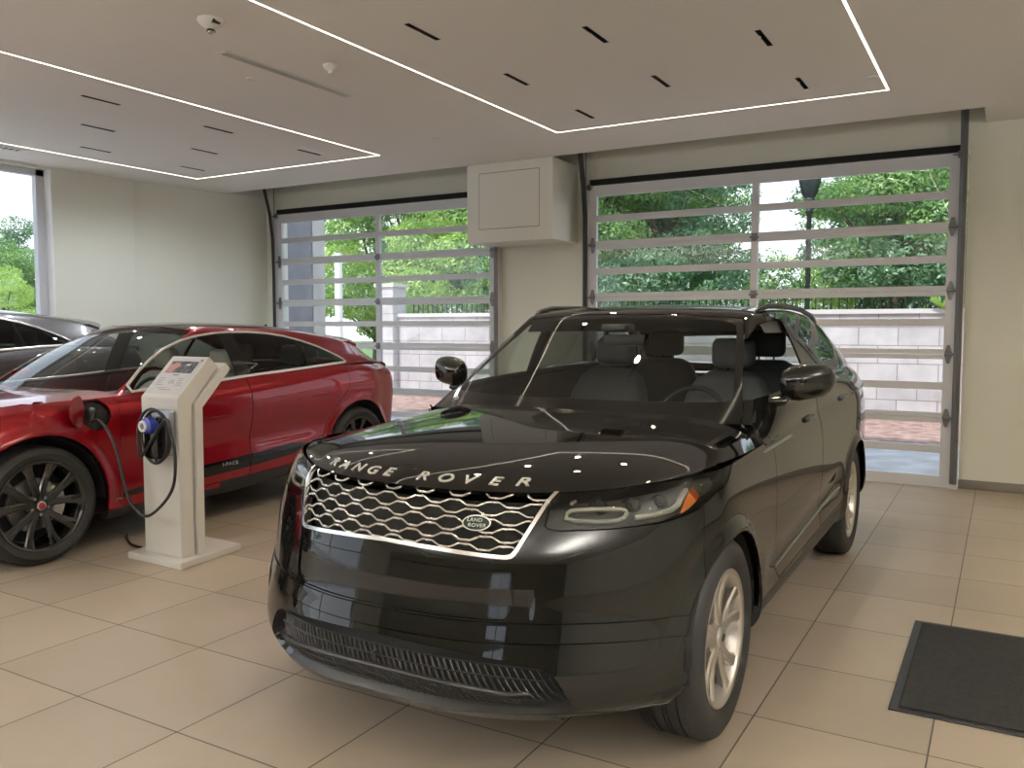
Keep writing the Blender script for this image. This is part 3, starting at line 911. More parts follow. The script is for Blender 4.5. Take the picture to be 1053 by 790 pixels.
        # hinges
        for z in zj[1:5]:
            boxobj('hinge', [(xm-.03, xm+.03, 8.69, 8.70, z-.04, z+.04), (xm-.045, xm+.045, 8.682, 8.69, z-.012, z+.012)], MT['alu_dark'], d, bev=.003)
            for xx, s in ((x0+.045, 1), (x1-.045, -1)):
                bm = bmesh.new()
                prism(bm, [(xx-.035, z), (xx-.012, z+.085), (xx+.012, z+.085), (xx+.035, z), (xx+.012, z-.085), (xx-.012, z-.085)], 8.688, 8.70)
                bmobj('roller_hinge', bm, MT['alu_dark'], d)
                bm = bmesh.new()
                tube(bm, [(xx-.05*s, 8.675, z), (xx+.02*s, 8.675, z)], .012, 10); bmobj('roller', bm, MT['alu_dark'], d, smooth=True)
        for xx, s in ((x0, -1), (x1, 1)):
            boxobj('top_bracket', [(xx-.02, xx+.02, 8.66, 8.70, 3.0, 3.06), (xx-.06, xx+.06, 8.655, 8.665, 3.02, 3.035)], MT['alu_dark'], d)
            boxobj('jamb', (min(xx, xx+.065*s), max(xx, xx+.065*s), 8.66, 8.75, 0, 3.07), MT['alu'], d)
            bm = bmesh.new()
            # track: vertical then gently leaning into the room as it rises into the slot
            xt = xx+.03*s
            path = [(xt, 8.655, .05), (xt, 8.655, 2.2), (xt, 8.645, 2.7), (xt, 8.60, 3.05), (xt, 8.50, 3.4), (xt, 8.42, 3.8), (xt, 8.38, 4.2)]
            tube(bm, path, .030, 4, up=(1, 0, 0))
            bmobj('track', bm, MT['track_dark'] if s < 0 else MT['alu_dark'], d)
            bm = bmesh.new(); tube(bm, [(xt+.02*s, 8.70, .1), (xt+.02*s, 8.70, 4.2)], .006, 6); bmobj('lift_cable', bm, MT['alu_dark'], d)
        return d
    garage(1, -4.06, -.40, 'right glazed garage door behind the black car')
    garage(2, -8.88, -5.29, 'left glazed garage door behind the red car')

def make_mat():
    m = empty('floor_mat', (-.345, 3.50, 0), 0, 'black ribbed floor mat lying on the tiles at the right', 'mat')
    bm = bmesh.new(); box(bm, 0, 1.75, 0, 1.15, .0, .007, bev=.003)
    bmobj('rubber_border', bm, MT['satin_black'], m)
    bm = bmesh.new(); box(bm, .035, 1.715, .035, 1.115, .006, .012, bev=.004)
    bmobj('carpet', bm, MT['mat_carpet'], m)

def make_kiosk():
    k = empty('charging_kiosk', (-4.62, 3.66, 0), 0, 'white pedestal with a tilted info panel and wall charger', 'charging station')
    M = lambda n, d, m=None, b=.004: boxobj(n, d, m or MT['white_plastic'], k, bev=b)
    # base plate, slightly skewed footprint
    bm = bmesh.new(); prism(bm, [(-.215, -.272), (.315, -.285), (.255, .245), (-.30, .262)], 0, .042, axis='z')
    es = bm.edges[:]; bmesh.ops.bevel(bm, geom=es, offset=.004, segments=2, affect='EDGES'); bmobj('base_plate', bm, MT['white_plastic'], k, smooth=True)
    def slab(name, y0, y1, x0, x1, zb, top_y, top_z, th):
        bm = bmesh.new()
        prof = [(y0, .042), (y0, zb), (y0+top_y, top_z), (y0+top_y+th*.62, top_z-th*.66), (y1, zb-th*.40), (y1, .042)]
        prism(bm, prof, x0, x1, axis='x')
        es = [e for e in bm.edges]; bmesh.ops.bevel(bm, geom=es, offset=.003, segments=2, affect='EDGES')
        return bmobj(name, bm, MT['white_plastic'], k, smooth=True, angle=40)
    slab('column', -.205, -.105, -.125, .225, 1.045, .25, 1.295, .10)
    slab('rear_column', -.095, -.040, -.105, .245, 1.005, .25, 1.255, .065)
    # printed panel lying on the tilted face
    n = Vector((0, -.707, .707)); up = Vector((0, .25, .25)).normalized(); o = Vector((.05, -.205, 1.045))
    def P(u, v, h=.001): return o+Vector((u, 0, 0))+up*v+n*h
    def quad(name, u0, u1, v0, v1, h, mat, th=.001):
        bm = bmesh.new(); a = [bm.verts.new(P(*p, h)) for p in ((u0, v0), (u1, v0), (u1, v1), (u0, v1))]; b = [bm.verts.new(P(*p, h-th)) for p in ((u0, v0), (u1, v0), (u1, v1), (u0, v1))]
        bm.faces.new(a); bm.faces.new(b[::-1])
        for i in range(4): bm.faces.new((b[i], b[(i+1) % 4], a[(i+1) % 4], a[i]))
        return bmobj(name, bm, mat, k)
    quad('info_panel', -.155, .155, .03, .335, .003, MT['panel_print'])
    pp = quad('panel_picture', -.125, .125, .205, .305, .0045, MT['picture_dark'])
    # the printed picture shows a hand and the front of a car
    bm = bmesh.new(); pts = [(-.125, .215), (-.06, .205), (-.045, .24), (-.02, .262), (-.035, .285), (-.075, .292), (-.10, .275), (-.125, .28)]
    bm.faces.new([bm.verts.new(P(*p, .0052)) for p in pts]); bmobj('picture_hand', bm, MT['picture_skin'], k)
    bm = bmesh.new(); pts = [(.02, .262), (.04, .272), (.055, .262), (.07, .28), (.06, .285), (.03, .28)]
    bm.faces.new([bm.verts.new(P(*p, .0052)) for p in pts]); bmobj('picture_glint', bm, MT['white_text'], k)
    bm = bmesh.new()
    random.seed(4)
    for r_ in range(4):
        for (a, b) in ((-.125, -.055), (.055, .125)):
            z = .155-.018*r_; e_ = a+(b-a)*random.uniform(.6, 1)
            f = bm.faces.new([bm.verts.new(P(*p, .0042)) for p in ((a, z), (e_, z), (e_, z+.004), (a, z+.004))])
    for (a, b, z, h) in ((-.03, .03, .183, .008), (-.06, .055, .06, .004), (-.10, .0, .075, .003)):
        bm.faces.new([bm.verts.new(P(*p, .0042)) for p in ((a, z), (b, z), (b, z+h), (a, z+h))])
    bmobj('printed_lines', bm, MT['print_grey'], k)
    V, F = text_mesh('OL', .045, .5, 1.0); Q = np.array([tuple(P(u+.01, v+.115, .0042+(w+.5)*.0004)) for u, v, w in V])
    build('printed_letters', Mesh(Q, Q*0, F), MT['print_grey'], k, smooth=False)
    bm = bmesh.new(); bm.faces.new([bm.verts.new(P(.14+.010*math.cos(a), .315+.010*math.sin(a), .0042)) for a in np.linspace(0, 2*math.pi, 20)[:-1]]); bmobj('printed_mark', bm, MT['print_blue'], k)
    # charger unit
    bm = bmesh.new(); box(bm, .0, .21, -.250, -.205, .69, .975, bev=.018, seg=3); bmobj('charger_back', bm, MT['charger_silver'], k, smooth=True, angle=50)
    bm = bmesh.new(); box(bm, .035, .165, -.325, -.235, .67, .935, bev=.03, seg=3); bmobj('charger_body', bm, MT['gloss_black'], k, smooth=True, angle=50)
    bm = bmesh.new(); lathe(bm, [(.001, -.362), (.040, -.362), (.050, -.355), (.052, -.33), (.052, -.30)], 36, axis='y', center=(.115, 0, .885)); bmobj('connector_socket', bm, MT['charger_blue'], k, smooth=True, angle=40)
    bm = bmesh.new(); lathe(bm, [(.022, -.372), (.034, -.372), (.036, -.360), (.022, -.358)], 32, axis='y', center=(.100, 0, .882), closed=True); bmobj('socket_ring', bm, MT['white_text'], k, smooth=True, angle=40)
    bm = bmesh.new(); lathe(bm, [(.001, -.366), (.020, -.366), (.021, -.355)], 24, axis='y', center=(.100, 0, .882)); bmobj('socket_pin', bm, MT['charger_silver'], k, smooth=True, angle=40)
    # looped cable and the run to the car
    loop = []
    for a in np.linspace(-.3*math.pi, 3.75*math.pi, 34):
        k = a/(2*math.pi)
        loop.append((-4.485+(.122+.008*k)*math.sin(a), 3.372-.022*k, .815-(.150+.014*k)*math.cos(a)))
    cab = new_cable([(-4.50, 3.345, .90), (-4.53, 3.36, .93)]+loop[2:]+
        [(-4.325, 3.305, .93), (-4.275, 3.31, .83), (-4.255, 3.315, .70), (-4.285, 3.32, .53), (-4.40, 3.32, .40), (-4.555, 3.32, .318), (-4.695, 3.32, .39), (-4.765, 3.32, .54), (-4.815, 3.32, .70), (-4.89, 3.32, .82), (-4.98, 3.32, .885), (-5.05, 3.318, .88), (-5.068, 3.318, .865)], .0095)
    tag(cab, 'black charging cable looped on the white pedestal and plugged into the red car', 'cable')
    c2 = new_cable([(-5.35, 3.75, .0105), (-5.25, 3.68, .0105), (-5.1, 3.60, .0105), (-4.98, 3.58, .0105), (-4.84, 3.60, .0105), (-4.80, 3.66, .030)], .009)
    tag(c2, 'black power cord on the floor running from under the red car to the pedestal', 'cable')

def new_cable(pts, r, name='charging_cable'):
    P = np.array(pts, float)
    # Catmull-Rom
    out = []
    for i in range(len(P)-1):
        p0, p1, p2, p3 = P[max(i-1, 0)], P[i], P[i+1], P[min(i+2, len(P)-1)]
        for t in np.linspace(0, 1, 6)[:-1]:
            out.append(.5*((2*p1)+(-p0+p2)*t+(2*p0-5*p1+4*p2-p3)*t*t+(-p0+3*p1-3*p2+p3)*t**3))
    out.append(P[-1])
    bm = bmesh.new(); tube(bm, out, r, 8)
    o = bmobj(name, bm, MT['cable_black'], smooth=True, angle=60)
    return o

MT['fill_glow'] = pbr('fill light diffuser', (.9, .88, .8), .5, emit=(1, .93, .84), estr=3)  # glowing top face of the added fill lights
MT['panel_print'] = pbr('printed white panel', (.62, .62, .64), .3)
MT['picture_dark'] = noise_color(pbr('printed dark picture', (.05, .05, .06), .3), (.03, .03, .035), (.16, .16, .19), 25)
MT['picture_skin'] = pbr('printed skin tone', (.55, .27, .24), .4)
MT['print_grey'] = pbr('grey print', (.20, .21, .24), .5)
MT['print_blue'] = pbr('blue print', (.05, .08, .30), .5)
MT['charger_silver'] = pbr('silver charger case', (.42, .45, .52), .25, .5)
MT['charger_blue'] = pbr('blue connector holder', (.03, .05, .32), .25)
MT['cable_black'] = pbr('black cable sheath', (.012, .012, .012), .4)
# ------------------------------------------------------------ black car
def flare(axF, axR, r, amt=.010, wid=.055, zc=.36):
    def d(V):
        y, z = V[:, 1], V[:, 2]
        o = np.zeros(len(V))
        for c in (axF, axR):
            q = np.hypot(y-c, np.maximum(z-zc, 0)*1.0)
            t = np.clip(1-np.maximum(q-r, 0)/wid, 0, 1)
            o = np.maximum(o, np.where(q < r+wid, t*t*(3-2*t)*amt, 0)*np.clip((z-.22)/.12, 0, 1))
        return np.where(V[:, 0] > .7, o, 0)
    return d

def arch_fn(axF, axR, r, zc):
    def f(V):
        y, z = V[:, 1], V[:, 2]; d = np.full(len(V), 1e3)
        for c in (axF, axR):
            k = np.where(z > zc, np.hypot(y-c, z-zc)-r, np.abs(y-c)-r-(zc-z)*.03)
            d = np.minimum(d, k)
        return np.where(V[:, 0] > .45, d, 1.0)
    return f

def yz(poly, xmin=.5, k=0):
    P = chaikin(poly, k) if k else np.array(poly, float)
    return lambda V: np.where(V[:, 0] > xmin, poly_sd(V[:, 1:3], P), 1.0)

def xz(poly, ymax=1.0, k=0):
    P = chaikin(poly, k) if k else np.array(poly, float)
    return lambda V: np.where(V[:, 1] < ymax, poly_sd(V[:, [0, 2]], P), 1.0)

def diag(poly, ymax=1.4, k=0):
    """corner regions, measured along x+0.8y"""
    P = chaikin(poly, k) if k else np.array(poly, float)
    return lambda V: np.where(V[:, 1] < ymax, poly_sd(np.stack([V[:, 0]+.8*V[:, 1], V[:, 2]], 1), P), 1.0)

def groove(M, fn, w=.0022):
    """cut a thin line out of a panel along |fn| < w"""
    a, b = split(M, fn(M.V)+w)
    _, c = split(b, fn(b.V)-w) if b.F else (b, b)
    return merge(a, c)

def wheel_liner(parent, cx_in, cx_out, cy, r, zc, sgn):
    bm = bmesh.new(); n = 24; A = []; B = []
    for k in range(n+1):
        a = -.06+(math.pi+.12)*k/n
        y = cy+r*math.cos(a); z = zc+r*math.sin(a)
        A.append(bm.verts.new((sgn*cx_out, y, z))); B.append(bm.verts.new((sgn*cx_in, y, z)))
    for k in range(n): bm.faces.new((A[k], A[k+1], B[k+1], B[k]))
    bm.faces.new(B)
    bmobj('wheel_liner', bm, MT['matte_black'], parent)

def sides(name, M, mat, parent, depth=.012, label=None):
    """one part on each flank"""
    R = rim(M, depth)
    a = build(name, R, mat, parent, label=label); b = build(name, mirror(R), mat, parent, label=label)
    return a, b

def seat(parent, x, y, z, mat, w=.27, name='seat', lean=.34):
    """front seat: cushion, backrest and head restraint"""
    bm = bmesh.new(); box(bm, x-w, x+w, y-.28, y+.25, z, z+.17, bev=.06, seg=3)
    s = bmobj(name, bm, mat, parent, smooth=True, angle=50)
    bm = bmesh.new()
    n = 7
    prof = [(.12, -.02, .10), (.22, 0, .10), (.27, .15, .115), (.27, .30, .11), (.25, .46, .095), (.20, .56, .08), (.13, .60, .05)]
    rings = []
    for hw, h, th in prof:
        yy = y+.22+h*lean; r = []
        for k in range(16):
            a = 2*math.pi*k/16; ca, sa = math.cos(a), math.sin(a)
            ex = abs(ca)**.5*(1 if ca > 0 else -1); ey = abs(sa)**.7*(1 if sa > 0 else -1)
            r.append(bm.verts.new((x+hw*ex*w/.27, yy+th*ey-.03*abs(ex)**4, z+.10+h)))
        rings.append(r)
    for i in range(len(rings)-1):
        for k in range(16): bm.faces.new((rings[i][k], rings[i][(k+1) % 16], rings[i+1][(k+1) % 16], rings[i+1][k]))
    bm.faces.new(rings[0][::-1]); bm.faces.new(rings[-1])
    bmobj('seat_back', bm, mat, s, smooth=True, angle=60)
    bm = bmesh.new()
    hy = y+.22+.70*lean
    box(bm, x-.13, x+.13, hy-.055, hy+.045, z+.72, z+.90, bev=.045, seg=3)
    tube(bm, [(x-.05, hy, z+.66), (x-.05, hy, z+.76)], .007); tube(bm, [(x+.05, hy, z+.66), (x+.05, hy, z+.76)], .007)
    bmobj('head_restraint', bm, mat, s, smooth=True, angle=50)

def steering_wheel(parent, x, y, z, tilt=.45, r=.185):
    bm = bmesh.new(); pts = []
    for k in range(36):
        a = 2*math.pi*k/36; u = r*math.cos(a); v = r*math.sin(a)
        pts.append((x+u, y+v*math.sin(tilt), z+v*math.cos(tilt)))
    tube(bm, pts, .015, 8, closed=True)
    for a in (0, math.pi, -math.pi/2):
        u = r*math.cos(a); v = r*math.sin(a)
        tube(bm, [(x, y+.0, z), (x+u, y+v*math.sin(tilt), z+v*math.cos(tilt))], .014, 8, squash=.6)
    box(bm, x-.07, x+.07, y-.03, y+.025, z-.06, z+.06, bev=.025, seg=3)
    bmobj('steering_wheel', bm, MT['satin_black'], parent, smooth=True, angle=50)

def door_mirror(parent, x, y, z, sgn, mat, w=.235, h=.150, d=.20, arm_to=(.86, 1.93, 1.10), capmat=None):
    """x = inner end of the shell"""
    secs = []
    for t, s, dy in ((0, .50, 0), (.05, .74, 0), (.16, .90, .004), (.36, 1.0, .012), (.6, 1.0, .028), (.8, .90, .048), (.93, .66, .066), (1.0, .25, .078)):
        ring = []
        for k in range(24):
            a = 2*math.pi*k/24; ca, sa = math.cos(a), math.sin(a)
            ey = abs(ca)**.8*(1 if ca > 0 else -1); ez = abs(sa)**.72*(1 if sa > 0 else -1)
            yy = ey*d/2*s if ey < 0 else ey*.025
            lift = .10*h*(t-.3)
            ring.append((sgn*(x+w*t), y+dy+yy, z+lift+ez*h/2*s))
        secs.append(ring)
    bm = bmesh.new(); R = [[bm.verts.new(p) for p in r] for r in secs]
    for i in range(len(R)-1):
        for k in range(24): bm.faces.new((R[i][k], R[i][(k+1) % 24], R[i+1][(k+1) % 24], R[i+1][k]))
    bm.faces.new(R[0]); bm.faces.new(R[-1])
    m = bmobj('door_mirror', bm, mat, parent, smooth=True, angle=60)
    # mirror glass
    bm = bmesh.new(); v = []
    for k in range(24):
        a = 2*math.pi*k/24; ca, sa = math.cos(a), math.sin(a)
        ex = abs(ca)**.6*(1 if ca > 0 else -1); ez = abs(sa)**.6*(1 if sa > 0 else -1)
        v.append(bm.verts.new((sgn*(x+w*.5+ex*w*.41), y+.052+.03*(ex*.5), z+.01+ez*h*.37)))
    bm.faces.new(v)
    bmobj('mirror_glass', bm, MT['chrome'], m)
    bm = bmesh.new()
    ax, ay, az = arm_to
    tube(bm, [(sgn*(ax-.02), ay, az-.01), (sgn*(ax+.03), ay-.01, az-.005), (sgn*(x+.02), y+.0, z-h*.40), (sgn*(x+w*.35), y+.01, z-h*.44), (sgn*(x+w*.6), y+.015, z-h*.42)], [.055, .050, .046, .036, .016], 12, squash=.45, up=(0, 0, 1))
    bmobj('mirror_arm', bm, MT['gloss_black'], m, smooth=True, angle=60)
    return m

def lettering(s, surf_fn, size, sx, mat, parent, name, spacing=1.0, thick=.003, off=0, weight=0, label=None):
    """surf_fn(u, v, out) -> point"""
    V, F = text_mesh(s, size, .5, sx, spacing, weight)
    P = []
    for u, v, w in V: P.append(surf_fn(u+off, v, .0008+(w+.5)*thick))
    return build(name, arr(np.array([tuple(p) for p in P])).__class__(np.array([tuple(p) for p in P]), np.zeros((len(P), 3)), F), mat, parent, smooth=False, label=label)

def make_velar(loc):
    car = empty('sport_utility_vehicle', loc, 0, 'glossy black sport utility vehicle with silver mesh grille, nearest the camera', 'car')
    S = VEL; zc = .355
    PB = MT['black_paint']
    disp = flare(S['axF'], S['axR'], S['arch_r'], .020, .062, zc)
    def disp2(V):
        d = disp(V)
        # sculpted door bottoms
        y, z = V[:, 1], V[:, 2]
        cz = .47+.10*np.clip((y-1.5)/1.7, 0, 1.2)
        m = np.clip((y-1.4)/.25, 0, 1)*np.clip((3.35-y)/.2, 0, 1)*(V[:, 0] > .7)
        d = d-.018*np.exp(-((z-cz)/.07)**2)*m
        # bumper character
        f = np.clip((.62-y)/.25, 0, 1)
        d = d-.003*f*np.clip(1-np.abs(z-.60)/.05, 0, 1)**.5*(V[:, 0] < .52)
        return d
    A = patch(lower_body(S), 430, 64, eu0='m', eu1='m', disp=disp2)
    H = patch(vel_hood(), 62, 84, eu0='m')
    C = patch(vel_canopy(), 84, 150, eu1='m', flip=True)
    D = patch(vel_shoulder(), 160, 16)
    surf = Surf(A, mirror(A)); hsurf = Surf(H, mirror(H)); sside = Surf(A, mirror(A), D, mirror(D))
    # ---- wheel openings
    _, A = split(A, arch_fn(S['axF'], S['axR'], S['arch_r'], zc)(A.V))
    inner = A
    # ---- grille, intake, lamps
    grille_poly = [(-.2, .99), (.2, .99), (.555, .99), (.531, .935), (.460, .768), (.449, .751), (.427, .746), (.2, .759), (0, .765), (-.2, .765)]
    gin = chaikin([(-.3, .962), (.3, .962), (.520, .947), (.452, .765), (.43, .748), (.2, .760), (0, .766), (-.3, .766)], 1, w=.15)
    Gs, A = carve(A, xz(grille_poly), .0)
    intake = [(-.3, .478), (.2, .468), (.42, .448), (.56, .425), (.605, .395), (.66, .288), (.60, .272), (.3, .262), (-.3, .262)]
    I, A = carve(A, xz(intake, k=1), .0)
    lamp = [(.60, .99), (.60+.60, 1.05), (1.75, 1.05), (1.70, .985), (1.62, .935), (1.42, .875), (1.25, .852), (1.0, .838), (.80, .835), (.745, .845), (.80, .985)]
    Lp, A = carve(A, diag(lamp), .0022)
    # ---- bumper / fender / doors
    # bumper line from lamp tip down to the arch
    bump = diag([(-1, .2), (-1, 2), (1.46, 2), (1.46, .86), (1.44, .62), (1.40, .5), (1.40, .1), (-1, .1)], ymax=1.3)
    Bm, A2 = carve(A, bump, .0018)
    # split lines across the bumper
    low, up = carve(Bm, lambda V: V[:, 2]-.552, .0014); 
    panel = [(-1, .728), (.452, .71), (.462, .60), (.44, .560), (-1, .560)]
    NP, up = carve(up, xz(panel, k=0), .0015)
    strip, low2 = carve(low, lambda V: -(V[:, 2]-.492), .0016)
    lip, low2 = split(low2, low2.V[:, 2]-.268)
    front_door = [(1.60, 1.10), (1.595, .80), (1.635, .44), (1.70, .375), (2.66, .405), (2.672, .60), (2.655, 1.0), (2.67, 1.30), (1.55, 1.30)]
    rear_door = [(2.672, .405), (3.30, .43), (3.36, .55), (3.50, .745), (3.62, .86), (3.67, 1.0), (3.66, 1.30), (2.676, 1.30), (2.660, 1.0), (2.678, .60)]
    Fd, rest = carve(A2, yz(front_door)); Rd, rest = carve(rest, yz(rear_door))
    Fd2, Dr = carve(D, yz(front_door)); Rd2, Dr = carve(Dr, yz(rear_door))
    fend, rear = split(rest, rest.V[:, 1]-2.2)
    sillM, fend = split(fend, np.maximum(fend.V[:, 2]-.365, 1.2-fend.V[:, 1]))
    sill2, rear = split(rear, np.maximum(rear.V[:, 2]-.385-.03*(rear.V[:, 1]-2.2), rear.V[:, 1]-3.5))
    bumpR, quarter = carve(rear, lambda V: np.maximum(V[:, 2]-.66, 4.05-V[:, 1]), .0022)
    tl, quarter = carve(quarter, lambda V: np.where(V[:, 1] > 4.0, poly_sd(np.stack([V[:, 1]-.35*V[:, 0], V[:, 2]], 1), np.array([(4.05, 1.0), (4.9, .92), (4.9, 1.04), (4.10, 1.06)])), 1.), .002)
    Dq, Df = split(Dr, -(Dr.V[:, 1]-2.2))
    # hood: stops at the windscreen; washed off the corner by the cowl
    cowl = lambda V: V[:, 1]-(1.455+.175*(np.abs(V[:, 0])/.80)**2.2)-.02-.30*np.clip(np.abs(V[:, 0])-.78, 0, 1)
    Hn, Hc = split(H, cowl(H.V))
    # creases of the bonnet are in the surface itself
    build('hood', rim(both(Hn), .016), PB, car)
    build('cowl', both(offset(Hc, -.012)), MT['satin_black'], car)
    build('nose_panel', rim(both(up), .01), PB, car)
    build('registration_plate_panel', rim(both(offset(NP, -.006)), .01), MT['gloss_black'], car)
    build('bumper_strip', rim(both(offset(strip, .004)), .012), MT['black_paint'], car)
    build('front_bumper', rim(both(low2), .02), PB, car)
    build('bumper_lip', rim(both(offset(lip, .003)), .02), MT['satin_black'], car)
    sides('front_fender', fend, PB, car)
    dA, dB = sides('front_door', merge(Fd, Fd2), PB, car); rA, rB = sides('rear_door', merge(Rd, Rd2), PB, car)
    sides('sill', merge(sillM, sill2), MT['satin_black'], car, .03)
    sides('rear_quarter_panel', merge(quarter, Dq), PB, car)
    if Df.F: sides('front_shoulder', Df, PB, car)
    build('rear_bumper', rim(both(bumpR), .012), PB, car); sides('tail_lamp', tl, MT['badge_red'], car, .02)
    # dark inner body behind every gap
    ib, _ = split(inner, -arch_fn(S['axF'], S['axR'], S['arch_r']+.03, zc)(inner.V))
    sh = merge(offset(ib, -.028), offset(split(H, H.V[:, 0]-.80)[0], -.026), offset(D, -.028))
    sh2, _ = split(sh, xz([(-.5, .99), (.59, .99), (.52, .70), (-.5, .70)])(sh.V)*-1)
    sh2, _ = split(sh2, -xz([(-.5, .50), (.62, .46), (.70, .25), (-.5, .24)])(sh2.V))
    sh2, _ = split(sh2, -diag([(.72, 1.1), (1.8, 1.1), (1.75, .9), (1.42, .85), (.72, .81)], ymax=1.2)(sh2.V))
    build('inner_body', both(sh2), MT['matte_black'], car)
    # ---- grille
    surround_out = grille_poly
    ring, _ = carve(Gs, xz([(-1, 1.0), (.2, 1.0)]+[tuple(p) for p in gin if p[0] > -.29 and p[1] > .96 and False]+[(.60, 1.0), (.5285, .947), (.462, .765), (.452, .752), (.43, .7475), (.2, .7595), (0, .7655), (-1, .7655)]), 0)
    frame = split(Gs, -xz([(-1, 1.0), (.545, 1.0), (.519, .937), (.452, .780), (.440, .764), (.424, .7585), (.2, .7715), (0, .7775), (-1, .7775)])(Gs.V))[0]
    frame = Mesh(frame.V, frame.N, frame.F)
    gr = build('grille', both(offset(Gs, -.045)), MT['matte_black'], car)
    build('grille_surround', rim(both(offset(frame, .006)), .03), MT['chrome'], gr, label='chrome grille surround')
    inpoly = np.array([(-.519, .945), (-.3, .952), (.3, .952), (.519, .945), (.452, .780), (.440, .764), (.424, .7585), (.2, .7715), (0, .7775), (-.2, .7715), (-.424, .7585), (-.440, .764), (-.452, .780)])
    per = .134; rows = 7
    for k in range(rows):
        z0 = .951-.0266*(k+.42)
        pts = []
        xs = np.arange(-.56, .561, .004)
        run = []
        for x in xs:
            ph = ((x/per)+(.5 if k % 2 else 0)) % 1.0
            if ph < .28: v = 1
            elif ph < .5: v = 1-2*(ph-.28)/.22
            elif ph < .78: v = -1
            else: v = -1+2*(ph-.78)/.22
            z = z0+.0070*v-.006*(abs(x)/.5)**2+.002
            run.append((x, z))
        run = np.array(run); ok = poly_sd(run, inpoly) < -.001
        run = run[ok]
        if len(run) < 5: continue
        # keep only the corner points of the wave to stay crisp
        bm = bmesh.new()
        pts = [surf.front(x, z, -.010) for x, z in run]
        tube(bm, pts, .0048, 6, up=(0, 0, 1))
        bmobj('grille_bar', bm, MT['chrome'], gr, smooth=True, angle=60)
        bm = bmesh.new()
        lo = -.0092; 
        for x in np.arange(-.56, .56, per/2):
            ph = ((x/per)+(.5 if k % 2 else 0)) % 1.0
        bm.free()
    # short links of the mesh
    bm = bmesh.new()
    for k in range(rows-1):
        z0 = .951-.0266*(k+.42)
        for j in range(-6, 7):
            x = per*(j+.64-(.5 if k % 2 else 0))
            zt = z0-.0070-.006*(abs(x)/.5)**2+.002
            if poly_sd(np.array([[x, zt-.006]]), inpoly)[0] > -.012: continue
            a = surf.front(x, zt, -.014); b = surf.front(x, zt-.011, -.014)
            tube(bm, [a, b], .003, 6)
    bmobj('grille_links', bm, MT['gloss_black'], gr)
    # oval badge, towards the driver's side of the grille
    def badge_pt(u, v, out): return surf.front(.318+u, .852+v, out)
    bm = bmesh.new(); n = 40
    for (ra, rb, o0, o1, mi) in ((.047, .0245, -.012, .004, 0), (.0425, .0205, .0, .0055, 1)):
        top = [bm.verts.new(badge_pt(ra*math.cos(2*math.pi*k/n), rb*math.sin(2*math.pi*k/n), o1)) for k in range(n)]
        bot = [bm.verts.new(badge_pt(ra*math.cos(2*math.pi*k/n), rb*math.sin(2*math.pi*k/n), o0)) for k in range(n)]
        f = bm.faces.new(top); f.material_index = mi
        for k in range(n):
            f = bm.faces.new((bot[k], bot[(k+1) % n], top[(k+1) % n], top[k])); f.material_index = mi
    bd = bmobj('oval_badge', bm, [MT['chrome'], MT['badge_green']], gr, label='green and silver oval badge')
    for s, dz in (('LAND', .0035), ('ROVER', -.0125)):
        V, F = text_mesh(s, .0155, .5, 1.15, 1.1)
        P = [badge_pt(u-.0+ (.004 if dz < 0 else -.006), v+dz, .0058+(w+.5)*.001) for u, v, w in V]
        V2 = np.array([tuple(p) for p in P])
        build('badge_lettering', Mesh(V2, V2*0, F), MT['white_text'], gr, smooth=False)
    # ---- hood lettering
    rim0 = vel_hood()[0]; ex = [p[0] for p in rim0]; ey = [p[1] for p in rim0]
    for i, ch in enumerate('RANGE ROVER'):
        if ch == ' ': continue
        xs = [-.430, -.347, -.264, -.181, -.104, 0, .050, .140, .226, .318, .408]
        V, F = text_mesh(ch, .057, .5, 1.32, 1, .0007)
        xc = xs[i]
        P = []
        for u, v, w in V:
            x = xc+u; y = float(np.interp(abs(x), ex, ey))+.026+v*1.15
            P.append(tuple(hsurf.down(x, y, (w+.5)*.004)))
        V2 = np.array(P)
        build('bonnet_letter', Mesh(V2, V2*0, F), MT['letter_silver'], car, smooth=False, label='silver letter %s on the bonnet' % ch)
    # ---- lower intake
    it = build('lower_intake', both(offset(I, -.07)), MT['matte_black'], car)
    build('intake_edge', both(Mesh(*(lambda R: (R.V[len(I.V):], R.N[len(I.V):], [[i-len(I.V) for i in f] for f in R.F[len(I.F):]]))(rim(I, .07)))), MT['satin_black'], it)
    bm = bmesh.new()
    for k in range(54):
        x = -.60+k*.0226
        zt, zb = .475-.04*(x/.6)**2, .275
        pts = []
        for s in range(7):
            z = zt+(zb-zt)*s/6; xx = x+.11*(s/6)
            if poly_sd(np.array([[abs(xx), z]]), np.array(intake))[0] > -.006: continue
            pts.append(surf.front(xx, z, -.028))
        if len(pts) > 1: tube(bm, pts, .0034, 5)
    bmobj('intake_mesh', bm, MT['satin_black'], it)
    bm = bmesh.new()
    for zz in (.440, .405, .335, .30):
        tube(bm, [surf.front(x, zz-.03*(x/.6)**2, -.024) for x in np.linspace(-.57, .57, 30)], .0032, 5)
    bmobj('intake_cross_bars', bm, MT['satin_black'], it)
    bm = bmesh.new()
    tube(bm, [surf.front(x, .372-.045*(x/.55)**2, -.010+(-.02 if abs(x) > .5 else 0)) for x in np.linspace(-.54, .54, 34)], .0085, 8)
    bmobj('intake_blade', bm, MT['satin_black'], it, smooth=True)
    bm = bmesh.new(); p = surf.front(0, .40, -.02); lathe(bm, [(.001, -.006), (.012, -.006), (.014, 0), (.014, .03)], 20, axis='y', center=p)
    bmobj('parking_sensor', bm, MT['satin_black'], it, smooth=True)
    # skid lip
    bm = bmesh.new(); n = 40
    xs = np.linspace(-.60, .60, n)
    prof = [(.262, .004), (.250, .012), (.236, .004), (.236, -.03)]
